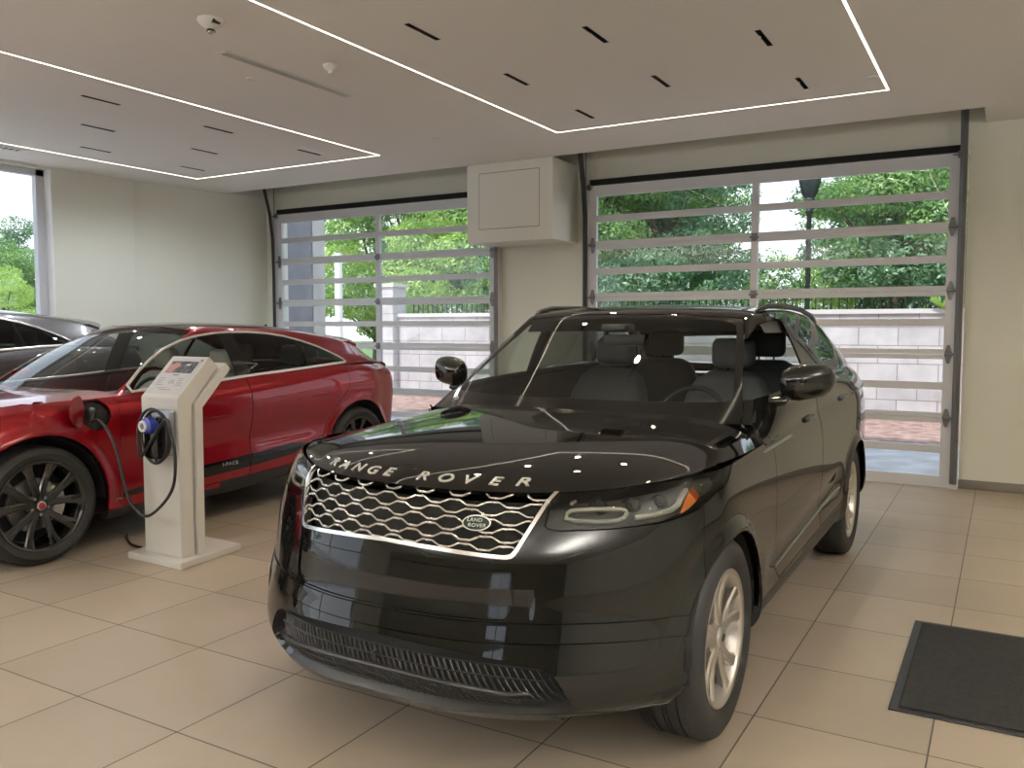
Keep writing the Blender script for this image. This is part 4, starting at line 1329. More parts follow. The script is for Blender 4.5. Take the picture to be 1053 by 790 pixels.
    R = [[bm.verts.new(surf.front(x, z+.012*(1-(x/.6)**2), o)) for z, o in prof] for x in xs]
    for i in range(n-1):
        for j in range(3): bm.faces.new((R[i][j], R[i+1][j], R[i+1][j+1], R[i][j+1]))
    bmobj('skid_lip', bm, MT['lamp_house'], car, smooth=True)
    # ---- head lamps
    for sg in (1, -1):
        fl = (lambda M: M) if sg == 1 else mirror
        hl = build('headlight', fl(rim(offset(Lp, -.001), .008)), MT['lens'], car, label='clear lens over dark lamp housing')
        build('lamp_housing', fl(rim(offset(Lp, -.055), -.052)), MT['lamp_house'], hl)
        def lp(s, z, out, sg=sg):
            # point of the corner surface with x+0.8y = s
            o = Vector((s*.61+.6, s*.49-.75, z)); d = Vector((-.61, .79, 0)).normalized()
            # ray towards the body across the corner
            p, nn = surf.cast(Vector((s*.61+.62, s*.488-.8, z)), Vector((-.624, .78, 0)))
            return p
        def corner(s, z, out, sg=sg):
            # walk the flank at height z until x+0.8y == s
            lo, hi = 0.0, .95
            row = None
            best = None
            x = s
            for _ in range(24):
                m = (lo+hi)/2; p = surf.front(m, z, 0)
                if p.x+.8*p.y < s: lo = m
                else: hi = m
            p = surf.front((lo+hi)/2, z, out)
            return Vector((p.x*sg, p.y, p.z))
        bm = bmesh.new()
        tube(bm, [corner(s, z, -.016) for s, z in chaikin([(.83, .868), (.99, .862), (1.075, .868), (1.10, .893), (1.06, .903), (.90, .902), (.845, .898)], 1)], .0078, 6, closed=True)
        bmobj('lamp_light_guide', bm, MT['drl'], hl, smooth=True, angle=60)
        bm = bmesh.new()
        tube(bm, [corner(s, z, -.018) for s, z in ((1.13, .872), (1.22, .878), (1.30, .889), (1.335, .903), (1.365, .93), (1.39, .952))], [.009, .0095, .010, .011, .011, .009], 6)
        tube(bm, [corner(s, z, -.02) for s, z in ((.865, .925), (.90, .955))], .006, 6)
        bmobj('lamp_light_guide', bm, MT['drl'], hl, smooth=True, angle=60)
        bm = bmesh.new()
        q = [(1.40, .885), (1.46, .905), (1.50, .94), (1.485, .965), (1.445, .958), (1.415, .925)]
        lo_ = [(1.335, .872), (1.385, .885), (1.43, .903), (1.475, .933)]; hi_ = [(1.365, .915), (1.395, .938), (1.42, .955), (1.455, .964)]
        va = [bm.verts.new(corner(s, z, -.008)) for s, z in lo_]; vb = [bm.verts.new(corner(s, z, -.008)) for s, z in hi_]
        for i in range(3): bm.faces.new((va[i], va[i+1], vb[i+1], vb[i]))
        bmobj('side_marker', bm, MT['amber'], hl, label='amber side marker')
        for s0, zz, rr in ((.985, .930, .026), (1.13, .930, .026), (1.265, .930, .022)):
            c = corner(s0, zz, -.045)
            bm = bmesh.new()
            bmesh.ops.create_uvsphere(bm, u_segments=24, v_segments=14, radius=rr)
            for v in bm.verts: v.co.y *= .5
            bmobj('projector', bm, MT['roof_glass'], hl, smooth=True, loc=c)
            bm = bmesh.new()
            tube(bm, [c+Vector((math.cos(a)*rr*1.25, -.004, math.sin(a)*rr*.95)) for a in np.linspace(0, 2*math.pi, 21)[:-1]], .003, 6, closed=True)
            bmobj('projector_ring', bm, MT['satin_black'], hl, smooth=True)
        # hooked slash in the outer bumper
        bm = bmesh.new()
        pl = [(1.16, .315), (1.24, .325), (1.30, .348), (1.335, .385), (1.34, .43), (1.325, .485)]
        tube(bm, [corner(s, z, .0005) for s, z in chaikin(pl, 1, closed=False)], [.003, .005, .008, .010, .012, .013, .015, .015, .016, .016, .017, .017][:len(chaikin(pl, 1, closed=False))], 8, squash=.45, up=(.5, -.8, 0))
        bmobj('bumper_side_vent', bm, MT['matte_black'], car, smooth=True)
        # chrome blade along the shoulder and recessed handles
        bm = bmesh.new()
        for y0, y1 in ((1.43, 1.98),):
            ys = np.linspace(y0, y1, 14)
            tube(bm, [sside.side(y, .970+.022*(y-y0), .001, sg) for y in ys], [.004]+[.008]*11+[.006, .002], 6, squash=1.0)
        bmobj('fender_blade', bm, MT['satin_silver'], car, smooth=True, label='silver blade trim')
        for yy, zz in ((2.30, 1.015), (3.28, 1.055)):
            bm = bmesh.new()
            tube(bm, [sside.side(y, zz+.02*(y-yy), .004, sg) for y in np.linspace(yy, yy+.23, 8)], [.008, .015, .017, .017, .017, .017, .015, .008], 8, squash=.9, up=(0, 0, 1))
            bmobj('door_handle', bm, MT['gloss_black'], car, smooth=True)
        bm = bmesh.new()
        tube(bm, [sside.side(y, .435+.055*(y-1.5), .003, sg) for y in np.linspace(1.62, 3.22, 30)], .009, 8, squash=.5)
        bmobj('door_moulding', bm, MT['satin_silver'], car, smooth=True, label='bright lower door moulding')
    # ---- glasshouse
    ws = lambda V: np.where(V[:, 1] < 2.6, poly_sd(np.stack([V[:, 0]+0*V[:, 0], V[:, 2]], 1), np.array([(-1, 1.0), (.815, 1.0), (.79, 1.118), (.735, 1.245), (.66, 1.44), (.618, 1.530), (.3, 1.553), (-1, 1.560)])), 1.)
    W, C2 = carve(C, ws, .002)
    Wi, Wf = split(W, poly_sd(np.stack([W.V[:, 0], W.V[:, 2]], 1), chaikin([(-2, 1.152), (-.0, 1.152), (.60, 1.150), (.735, 1.150), (.71, 1.22), (.63, 1.43), (.59, 1.512), (.3, 1.532), (-2, 1.536)], 1, w=.2)))
    win_all = [(1.66, 1.155), (1.80, 1.255), (2.05, 1.405), (2.28, 1.50), (2.5, 1.528), (3.0, 1.533), (3.5, 1.512), (3.9, 1.455), (4.12, 1.38), (4.32, 1.26), (4.30, 1.242), (4.0, 1.242), (3.0, 1.222), (2.2, 1.192), (1.9, 1.175)]
    SW, C3 = carve(C2, yz(win_all, .6), .001)
    fg, r1 = split(SW, SW.V[:, 1]-2.64); pil, r2 = split(r1, r1.V[:, 1]-2.76); rg, r3 = split(r2, r2.V[:, 1]-3.60); cp, qg = split(r3, r3.V[:, 1]-3.64)
    rgl = lambda V: np.where(V[:, 1] > 4.3, poly_sd(np.stack([V[:, 0], V[:, 2]], 1), np.array([(-1, 1.45), (.5, 1.42), (.62, 1.20), (-1, 1.17)])), 1.)
    RG, C4 = carve(C3, rgl, .002)
    # roof and pillars
    roofM, pillars = split(C4, -(C4.V[:, 2]-1.2))
    body_c = C4
    rf = build('roof', rim(both(body_c), .02), PB, car)
    tag(rf, 'black roof with its pillars')
    wsc = build('windscreen', both(Wi), MT['windscreen'], car)
    build('windscreen_border', both(offset(Wf, .0005)), MT['gloss_black'], wsc)
    build('front_window', mirror(rim(fg, .004)), MT['side_glass'], car); sides('door_pillar', pil, MT['gloss_black'], car, .01); sides('rear_pillar', cp, MT['gloss_black'], car, .01)
    sides('rear_window', rg, MT['dark_glass'], car, .004); sides('quarter_window', qg, MT['dark_glass'], car, .004)
    build('tailgate_window', both(RG), MT['rear_glass'], car)
    bm = bmesh.new()
    for sg in (1, -1):
        bm = bmesh.new()
        cs = Surf(C, mirror(C))
        pts = [cs.down(sg*.655*f, y, h) for y, h, f in ((2.36, -.004, .985), (2.44, .012, 1), (2.6, .022, 1.0), (3.0, .024, 1.0), (3.5, .024, .985), (3.9, .022, .96), (4.15, .008, .94), (4.22, -.005, .93))]
        tube(bm, pts, [.009, .014, .015, .015, .015, .015, .012, .008], 8)
        bmobj('roof_rail', bm, MT['satin_black'], car, smooth=True, angle=60)
    # ---- cabin
    boxobj('cabin_floor', [(-.80, .80, 1.3, 4.6, .30, .34), (-.82, -.79, 1.3, 4.5, .34, .95), (.79, .82, 1.3, 4.5, .34, .95)], MT['matte_black'], car)
    bm = bmesh.new()
    n = 20; R = []
    for k in range(n+1):
        x = -.76+1.52*k/n
        hump = .035*math.exp(-((x-.38)/.17)**2)
        yb = 1.56+.12*(abs(x)/.76)**2
        R.append([bm.verts.new(p) for p in ((x, yb, 1.085), (x, yb+.20, 1.088+hump*.4), (x, 1.98, 1.075+hump), (x, 2.05, 1.03+hump*.6), (x, 2.02, .80), (x, 1.9, .55))])
    for i in range(n):
        for j in range(5): bm.faces.new((R[i][j], R[i+1][j], R[i+1][j+1], R[i][j+1]))
    bmobj('dashboard', bm, MT['dash'], car, smooth=True, angle=40)
    steering_wheel(car, .38, 2.16, 1.00)
    for x in (-.38, .38): seat(car, x, 2.50, .52, MT['leather_grey'])
    for x in (-.36, .36): seat(car, x, 3.38, .56, MT['leather_grey'], w=.29)
    hl_ = offset(split(split(C, -(C.V[:, 2]-1.47))[0], np.minimum(0, 0)-(split(C, -(C.V[:, 2]-1.47))[0].V[:, 1]-2.36))[0], -.03)
    build('headlining', both(hl_), MT['headliner'], car)
    boxobj('interior_mirror', (-.12, .12, 2.16, 2.19, 1.385, 1.445), MT['satin_black'], car, bev=.012)
    boxobj('camera_housing', (-.07, .07, 2.02, 2.16, 1.46, 1.50), MT['satin_black'], car, bev=.012)
    # price card in the corner of the windscreen
    # ---- mirrors
    for sg in (1, -1):
        door_mirror(car, .885, 1.955, 1.232, sg, PB, w=.225, h=.162, d=.20, arm_to=(.865, 1.90, 1.150))
    # ---- wheels
    for cy in (S['axF'], S['axR']):
        for sg in (1, -1):
            make_wheel(car, sg*.952, cy, S['wheel_r'], .245, .245, 'silver', sg)
            wheel_liner(car, .62, .94, cy, S['arch_r']+.004, zc, sg)
    boxobj('underbody', (-.70, .70, .45, 4.5, .24, .32), MT['matte_black'], car)
    return car
# ------------------------------------------------------------ red electric car and its dark neighbour
IP = dict(length=4.68, axF=.815, axR=3.82, wheel_r=.372, arch_r=.445,
  nose=[(0, 0), (.22, .010), (.40, .045), (.57, .11), (.72, .20), (.85, .31), (.94, .43), (.985, .58)],
  side_y=[.80, 1.10, 1.45, 1.95, 2.5, 3.1, 3.6, 4.0],
  tail=[(.98, .50), (.93, .30), (.82, .16), (.60, .065), (.30, .015), (0, 0)],
  zy=[.8, 1.4, 2.5, 3.6, 4.68], wy=[.8, 1.1, 1.5, 2.4, 3.0, 3.7, 4.68], dw=[.006, .002, -.006, -.008, .0, .012, -.02],
  rows=[
    dict(zf=.20, zc=.19, zs=[.19, .185, .20, .24, .32], zr=.32, w=.84, f=.12, r=4.50, h=0),
    dict(zf=.24, zc=.22, zs=[.215, .21, .23, .28, .36], zr=.36, w=.90, f=.06, r=4.58, h=0),
    dict(zf=.32, zc=.31, zs=[.30, .29, .32, .38, .44], zr=.44, w=.922, f=.03, r=4.62),
    dict(zf=.43, zc=.43, zs=[.42, .40, .43, .50, .54], zr=.54, w=.930, f=.015, r=4.65),
    dict(zf=.56, zc=.56, zs=[.56, .54, .56, .63, .65], zr=.65, w=.926, f=.02, r=4.67),
    dict(zf=.68, zc=.70, zs=[.70, .68, .71, .77, .78], zr=.78, w=.934, f=.045, r=4.68),
    dict(zf=.78, zc=.80, zs=[.82, .80, .84, .90, .91], zr=.91, w=.942, f=.09, r=4.68),
    dict(zf=.85, zc=.88, zs=[.92, .91, .95, 1.02, 1.02], zr=1.02, w=.932, f=.16, r=4.66),
    dict(zf=.90, zc=.93, zs=[.975, .975, 1.02, 1.095, 1.09], zr=1.09, w=.902, f=.24, r=4.61),
    dict(zf=.93, zc=.96, zs=[1.01, 1.015, 1.072, 1.14, 1.13], zr=1.13, w=.858, f=.31, r=4.54)])

def ip_belt(y): return float(np.interp(y, [1.3, 1.45, 2.3, 3.0, 3.6, 4.1, 4.6], [1.013, 1.018, 1.062, 1.105, 1.142, 1.15, 1.12]))
def ip_bx(y): return float(np.interp(y, [1.3, 1.5, 2.4, 3.0, 3.5, 3.9, 4.3, 4.6], [.862, .852, .850, .856, .852, .80, .70, .58]))

def ip_hood():
    base = lower_body(IP)[-1]; nz = base[:7]; out = []
    def crown(y): return np.interp(y, [.31, .36, .5, .75, 1.0, 1.25, 1.5], [.93, .955, .985, 1.015, 1.035, 1.05, 1.055])
    for k, (yc, ys) in enumerate([(.31, .74), (.36, .78), (.46, .84), (.62, .94), (.80, 1.06), (.98, 1.2), (1.15, 1.32), (1.30, 1.44)]):
        row = []; t = k/7; ex = float(np.interp(ys, [.74, 1.1, 1.44], [.806, .855, .858])); ez = float(np.interp(ys, [.74, .8, 1.4], [.985, 1.0, 1.015]))
        for i in range(7):
            a, b, z0 = nz[i][0]/nz[6][0], nz[i][1]-nz[0][1], nz[i][2]
            fr = b/(nz[6][1]-nz[0][1]); x = a*ex
            y = yc+(ys-yc)*fr*(1-t)+(ys-yc)*(a**2.2)*t
            prof = float(np.interp(a, [0, .3, .5, .68, .82, .93, 1], [0, .02, .02, .05, .22, .58, 1]))
            z = z0 if k == 0 else crown(yc)+(ez-crown(yc))*prof
            if k == 1: z = z*.5+(z0+.02)*.5
            row.append((x, y, z))
        out.append(row)
    return out

def ip_canopy():
    st = []
    for t in (-.1, 0, .33, .66, .93):
        A = np.array([.795-.215*t, 1.42+.84*t, 1.025+.415*t+.035*math.sin(max(t, 0)*math.pi)])
        yb = 1.40+.84*t; B = np.array([ip_bx(yb), yb, ip_belt(max(1.4, yb))])
        if t <= 0: B = np.array([.858, yb, 1.015+.1*t])
        row = [B]
        for s in (.25, .5, .75): row.append(B*(1-s)+A*s+np.array([.018*math.sin(s*math.pi)*max(t, 0), 0, 0]))
        row.append(A); C0 = np.array([0, 1.13+.92*t, 1.045+.455*t+.02*math.sin(max(t, 0)*math.pi)])
        for s in (.12, .35, .6, .82, 1.0):
            x = A[0]*(1-s); q = 1-(x/A[0])**2.3
            row.append(np.array([x, A[1]+(C0[1]-A[1])*q, A[2]+(C0[2]-A[2])*(1-(x/A[0])**2)]))
        st.append(row)
    def section(y, zt, ez, ex, dy=0, bz=None):
        b = ip_belt(y) if bz is None else bz; x0 = ip_bx(y); r = []
        for s, bow in ((0, 0), (.28, .014), (.58, .020), (.84, .010)):
            r.append(np.array([x0+(ex+.05-x0)*s+bow, y+dy*.2, b+(ez-.04-b)*s]))
        r.append(np.array([ex+.02, y+dy*.3, ez-.008]))
        for fx, fz, q in ((.92, .32, .4), (.75, .64, .6), (.48, .87, .85), (.22, .975, .97), (0, 1, 1)): r.append(np.array([ex*fx, y+dy*q, ez+(zt-ez)*fz]))
        return r
    st += [section(2.36, 1.515, 1.462, .572, dy=-.08), section(2.62, 1.528, 1.466, .580, dy=-.03), section(3.0, 1.518, 1.450, .580), section(3.4, 1.494, 1.428, .575),
           section(3.75, 1.455, 1.388, .572), section(4.05, 1.412, 1.340, .575, .03), section(4.25, 1.29, 1.25, .575, .04, bz=1.145), section(4.42, 1.19, 1.175, .56, .03, bz=1.13), section(4.58, 1.13, 1.125, .54, .0, bz=1.115)]
    return st

def make_hatch(loc, name, label, paint, lift=0, full=True):
    car = empty(name, loc, 0, label, 'car'); S = IP; zc = .37
    def up(M):
        if lift:
            V = M.V.copy(); V[:, 2] += lift*np.clip((V[:, 2]-.45)/.45, 0, 1); return Mesh(V, M.N, M.F)
        return M
    def dsp(V):
        d = flare(S['axF'], S['axR'], S['arch_r'], .012, .07, zc)(V)
        y, z = V[:, 1], V[:, 2]; m = np.clip((y-1.35)/.3, 0, 1)*np.clip((3.5-y)/.35, 0, 1)*(V[:, 0] > .6)
        d = d-.020*np.exp(-((z-(.56+.05*(y-1.4)))/.10)**2)*m
        return d
    A = patch(lower_body(S), 380, 56, eu0='m', eu1='m', disp=dsp); H = patch(ip_hood(), 54, 50, eu0='m')
    C = patch(ip_canopy(), 78, 140, eu1='m', flip=True)
    surf = Surf(up(A), up(mirror(A)))
    L = lambda z: z+lift*float(np.clip((z-.45)/.45, 0, 1))
    _, A = split(A, arch_fn(S['axF'], S['axR'], S['arch_r'], zc)(A.V)); inner = A
    # tail: rear end panel closed by the canopy; belt cover
    G, A = carve(A, xz([(-1, .84), (.40, .83), (.50, .76), (.44, .60), (.30, .52), (-1, .50)], .7, 1), .002)
    Lp, A = carve(A, diag([(.58, .86), (.80, .955), (1.10, .985), (1.13, .965), (1.0, .90), (.80, .80), (.60, .76)], 1.0, 1), .002)
    I, A = carve(A, xz([(-1, .42), (.6, .42), (.70, .36), (.66, .28), (-1, .26)], .7, 1), .002)
    fd = [(1.365, 1.3), (1.362, .95), (1.345, .30), (1.40, .262), (2.49, .315), (2.51, .50), (2.525, 1.0), (2.53, 1.3)]
    rd = [(2.496, .315), (3.22, .36), (3.28, .46), (3.38, .66), (3.50, .80), (3.62, .90), (3.67, 1.0), (3.66, 1.3), (2.536, 1.3), (2.531, 1.0), (2.516, .50)]
    Fd, rest = carve(A, yz(fd), .0022); Rd, rest = carve(rest, yz(rd), .0022)
    strip = [(1.37, .365), (2.0, .450), (2.6, .485), (2.95, .512), (3.15, .500), (2.98, .425), (2.6, .388), (1.9, .350), (1.37, .330)]
    s1, Fd = carve(Fd, yz(strip), 0); s2, Rd = carve(Rd, yz(strip), 0)
    f_, r_ = split(rest, rest.V[:, 1]-2.2)
    sm, f_ = split(f_, np.maximum(f_.V[:, 2]-.262, 1.1-f_.V[:, 1])); sm2, r_ = split(r_, np.maximum(r_.V[:, 2]-.30-.045*(r_.V[:, 1]-2.2), r_.V[:, 1]-3.45))
    port, f_ = carve(f_, lambda V: np.where(V[:, 0] > .6, np.sqrt(((V[:, 1]-1.19)/.105)**2+((V[:, 2]-.915)/.105)**2)*.1-.1, 1.), .002) if full else (Mesh(np.zeros((0, 3)), np.zeros((0, 3)), []), f_)
    bl, f_ = split(f_, np.maximum(f_.V[:, 2]-.60, f_.V[:, 1]-.50))
    tl, r_ = carve(r_, lambda V: np.where(V[:, 1] > 3.9, poly_sd(np.stack([V[:, 1]-.3*V[:, 0], V[:, 2]], 1), np.array([(4.02, 1.035), (4.4, 1.0), (4.9, .97), (4.9, 1.06), (4.3, 1.08)])), 1.), .002)
    br, q = split(r_, np.maximum(r_.V[:, 2]-.52, 4.28-r_.V[:, 1]))
    P = paint
    build('front_body', rim(both(up(merge(f_, bl))), .014), P, car)
    build('bonnet', rim(both(up(H)), .014), P, car)
    sides('front_door', up(Fd), P, car); sides('rear_door', up(Rd), P, car)
    sides('door_strip', up(merge(s1, s2)), MT['gloss_black'], car, .004)
    sides('sill', up(merge(sm, sm2)), MT['satin_black'], car, .03)
    build('rear_body', rim(both(up(q)), .014), P, car); build('rear_bumper', rim(both(up(br)), .014), MT['satin_black'], car)
    sides('tail_lamp', up(tl), MT['badge_red'], car, .01); sides('headlight', up(Lp), MT['lamp_house'], car, .03)
    build('grille', both(up(offset(G, -.03))), MT['satin_black'], car); build('lower_intake', both(up(offset(I, -.03))), MT['matte_black'], car)
    ib, _ = split(inner, -arch_fn(S['axF'], S['axR'], S['arch_r']+.03, zc)(inner.V))
    ib, _ = split(ib, ib.V[:, 2]-.90)
    build('inner_body', both(up(merge(offset(ib, -.045), offset(split(H, H.V[:, 0]-.74)[0], -.03)))), MT['matte_black'], car)
    # glasshouse
    ws = [(-1, .9), (.80, .9), (.785, 1.03), (.715, 1.20), (.64, 1.345), (.555, 1.455), (.3, 1.490), (-1, 1.505)]
    W, C2 = carve(C, lambda V: np.where(V[:, 1] < 2.5, poly_sd(V[:, [0, 2]], np.array(ws)), 1.), .002)
    win = [(1.46, 1.032), (1.72, 1.215), (2.02, 1.362), (2.34, 1.432), (2.66, 1.447), (3.08, 1.425), (3.42, 1.345), (3.66, 1.24), (3.78, 1.168), (3.72, 1.158), (3.5, 1.150), (3.03, 1.122), (2.6, 1.098), (2.2, 1.070), (1.7, 1.045)]
    SW, C3 = carve(C2, yz(win, .5), .001)
    fg, r1 = split(SW, SW.V[:, 1]-2.46); pil, r2 = split(r1, r1.V[:, 1]-2.60); rg, r3 = split(r2, r2.V[:, 1]-3.26); cp, qg = split(r3, r3.V[:, 1]-3.29)
    RGf = lambda V: np.where(V[:, 1] > 4.08, poly_sd(V[:, [0, 2]], np.array([(-1, 1.33), (.50, 1.275), (.53, 1.15), (-1, 1.14)])), 1.)
    RG, C4 = carve(C3, RGf, .002)
    RF, C5 = carve(C4, lambda V: np.where(V[:, 2] > 1.3, poly_sd(V[:, :2], np.array([(-1, 1.5), (.50, 1.5), (.505, 2.4), (.51, 3.4), (.47, 3.72), (-1, 3.80)])), 1.), .002)
    build('body_frame', rim(both(up(C5)), .014), P, car)
    if RF.F: build('glass_roof', both(up(RF)), MT['roof_glass'], car)
    build('windscreen', both(up(W)), MT['windscreen'], car)
    sides('front_window', up(fg), MT['side_glass'] if full else MT['dark_glass'], car, .004); sides('door_pillar', up(pil), MT['gloss_black'], car, .01); sides('rear_pillar', up(cp), MT['gloss_black'], car, .01)
    sides('rear_window', up(merge(rg, qg)), MT['dark_glass'], car, .004)
    build('tailgate_window', both(up(RG)), MT['dark_glass'], car)
    cs = Surf(up(C), up(mirror(C)), up(A), up(mirror(A)))
    for sg in (1, -1):
        bm = bmesh.new(); o = chaikin(win, 1)
        tube(bm, [cs.side(y, L(z), .002, sg) for y, z in o], .0125, 6, closed=True, squash=.7)
        bmobj('window_trim', bm, MT['bright_trim'], car, smooth=True, label='bright window trim')
    # rear spoiler
    bm = bmesh.new(); n = 24; R = []
    for i in range(n+1):
        x = -.60+1.2*i/n; a = abs(x)/.60
        zb = 1.430-.075*a**2.2; ye = 4.34-.18*a**3; y0 = 3.95
        R.append([bm.verts.new((x*(1-.0*a), y, L(z))) for y, z in ((y0, zb-.008), (y0+.10, zb-.002), (ye, zb-.036), (ye-.012, zb-.085), (y0+.16, zb-.105))])
    for i in range(n):
        for j in range(4): bm.faces.new((R[i][j], R[i+1][j], R[i+1][j+1], R[i][j+1]))
    for r in (R[0], R[-1]): bm.faces.new(r)
    bmobj('rear_spoiler', bm, P, car, smooth=True, angle=40)
    bm = bmesh.new(); bmesh.ops.create_cone(bm, segments=12, radius1=.03, radius2=.004, depth=.05, cap_ends=True)
    for v in bm.verts: v.co.y = v.co.y*2.2+v.co.z*.9
    bmobj('roof_antenna', bm, P, car, smooth=True, loc=(0, 3.55, L(1.485)))
    # cabin
    boxobj('cabin_floor', [(-.76, .76, 1.2, 4.2, .28, .32), (-.80, -.77, 1.3, 4.0, .32, L(.92)), (.77, .80, 1.3, 4.0, .32, L(.92)), (-.70, .70, 4.0, 4.4, L(.9), L(.95)), (-.76, .76, 3.95, 3.98, .3, L(1.05))], MT['matte_black'], car)
    bm = bmesh.new(); R = []
    for k in range(21):
        x = -.74+1.48*k/20; hump = .03*math.exp(-((x-.36)/.17)**2); yb = 1.36+.1*(abs(x)/.74)**2
        R.append([bm.verts.new((p[0], p[1], p[2]+lift)) for p in ((x, yb, .98), (x, yb+.25, .985), (x, 1.80, .985+hump), (x, 1.86, .94), (x, 1.84, .70), (x, 1.75, .5))])
    for i in range(20):
        for j in range(5): bm.faces.new((R[i][j], R[i+1][j], R[i+1][j+1], R[i][j+1]))
    bmobj('dashboard', bm, MT['dash'], car, smooth=True, angle=40)
    steering_wheel(car, .36, 1.98, L(.93), r=.175)
    sm_ = MT['leather_beige'] if full else MT['leather_grey']
    for x in (-.36, .36): seat(car, x, 2.28, .40+lift, sm_)
    for x in (-.34, .34): seat(car, x, 3.12, .42+lift*.9, sm_, w=.27)
    # mirrors, handles
    for sg in (1, -1):
        if full: door_mirror(car, .872, 1.80, 1.085, sg, P, w=.10, h=.125, d=.30, arm_to=(.855, 1.70, 1.03))
        for yy, zz in ((2.10, .80), (3.20, .895)):
            bm = bmesh.new(); tube(bm, [surf.side(y, L(zz)+.02*(y-yy), .0015, sg) for y in np.linspace(yy, yy+.21, 8)], [.006, .012, .013, .013, .013, .013, .012, .006], 8, squash=.5)
            bmobj('door_handle', bm, P, car, smooth=True)
    if full:
        V, F = text_mesh('I-PACE', .036, .5, 1.4, 1.05)
        Q = np.array([tuple(surf.side(2.30+u, .420+v, .001+(w+.5)*.002)) for u, v, w in V])
        build('strip_lettering', Mesh(Q, Q*0, F), MT['satin_silver'], car, smooth=False)
        # charge port, its open flap and the plug
        build('charge_port', up(offset(port, -.03)), MT['matte_black'], car)
        bm = bmesh.new(); n = 28; ring = []
        for k in range(n): 
            a = 2*math.pi*k/n
            u = .085+.085*math.cos(a); v = .100*math.sin(a)*(1-.25*math.cos(a))
            ring.append((.93+u*.50, 1.095-u*.86, .935+v+.12*u))
        for dx, rev in ((0, False), (.010, True)):
            vs = [bm.verts.new((x+dx*.4, y+dx, z)) for x, y, z in ring]
            bm.faces.new(vs[::-1] if rev else vs)
            if dx == 0: first = vs
        for k in range(n): bm.faces.new((first[k], vs[k], vs[(k+1) % n], first[(k+1) % n]))
        bmobj('port_flap', bm, P, car, smooth=True, angle=40)
        bm = bmesh.new(); tube(bm, [(.86, 1.18, .93), (.925, 1.16, .93), (.955, 1.14, .925)], [.034, .034, .026], 16)
        tube(bm, [(.945, 1.145, .93), (.985, 1.12, .915), (1.0, 1.10, .86)], [.026, .021, .016], 12)
        bmobj('charging_plug', bm, MT['satin_black'], car, smooth=True, angle=50)
        bm = bmesh.new(); tube(bm, [surf.side(y, .327, .001) for y in (1.315, 1.36)], .005, 6); bmobj('sill_mark', bm, MT['satin_silver'], car)
    for cy in (S['axF'], S['axR']):
        for sg in (1, -1):
            make_wheel(car, sg*.935, cy, S['wheel_r'], .245, .283, 'black', sg)
            wheel_liner(car, .60, .915, cy, S['arch_r']-.012, zc, sg)
    boxobj('underbody', (-.66, .66, .45, 4.3, .19, .28), MT['matte_black'], car)
    return car
# ------------------------------------------------------------ outside
def leaf_crown(rng, blobs, per, size, elong=2.2):
    """foliage mesh: small folded leaves spread over and inside a set of blobs"""
    V = []; F = []
    for (cx, cy, cz, rx, ry, rz) in blobs:
        n = int(per*rx*rz)
        d = rng.normal(size=(n, 3)); d /= np.linalg.norm(d, axis=1)[:, None]
        rad = rng.uniform(.55, 1.05, n)**.6
        P = np.array([cx, cy, cz])+d*rad[:, None]*np.array([rx, ry, rz])
        nrm = d*.7+rng.normal(size=(n, 3))*.6+np.array([0, 0, .5]); nrm /= np.linalg.norm(nrm, axis=1)[:, None]
        t = np.cross(nrm, rng.normal(size=(n, 3))); t /= np.linalg.norm(t, axis=1)[:, None]
        b = np.cross(nrm, t); s = size*rng.uniform(.6, 1.3, n)[:, None]
        o = len(V)*0
        q = np.stack([P-t*s*elong/2, P+b*s*.42, P+t*s*elong/2, P-b*s*.42], 1)
        base = sum(len(v) for v in V)
        V.append(q.reshape(-1, 3))
        F += [[base+4*i, base+4*i+1, base+4*i+2, base+4*i+3] for i in range(n)]
    return np.vstack(V), F

def raw(name, V, F, mat, parent=None):
    me = bpy.data.meshes.new(name); me.from_pydata(V.tolist(), [], F); me.materials.append(mat); me.update()
    return new_obj(name, me, parent)

def tree_proto(seed, h, spread, leaf, size=.055, per=2400, low=.25):
    rng = np.random.default_rng(seed); blobs = []
    for i in range(34):
        a = rng.uniform(0, 2*math.pi); q = rng.uniform(0, 1)**.6*spread; z = h*(low+(1-low)*rng.uniform(0, 1))
        k = math.sqrt(max(.15, 1-((z/h-.55)/.6)**2))
        r = rng.uniform(.45, .85)
        blobs.append((q*k*math.cos(a), q*k*math.sin(a), z, r*1.25, r*1.25, r*.75))
    V, F = leaf_crown(rng, blobs, per, size)
    t = empty('tree', (0, 0, 0))
    raw('foliage', V, F, leaf, t)
    bm = bmesh.new()
    tube(bm, [(0, 0, -.1), (.05, .03, h*.25), (-.05, 0, h*.5), (.05, .05, h*.8)], [.16, .12, .09, .03], 10)
    for b in blobs[:12]:
        tube(bm, [(0, 0, max(.3, b[2]*.5)), (b[0]*.5, b[1]*.5, b[2]*.8), b[:3]], [.05, .035, .012], 6)
    bmobj('trunk', bm, MT['bark'], t, smooth=True, angle=60)
    return t

def copy_tree(o, loc, rz=0, s=1, label=None):
    c = o.copy(); COL.objects.link(c); c.location = loc; c.rotation_euler = (0, 0, rz); c.scale = (s, s, s)
    for ch in o.children:
        d = ch.copy(); COL.objects.link(d); d.parent = c
    if label: c['label'] = label
    return c

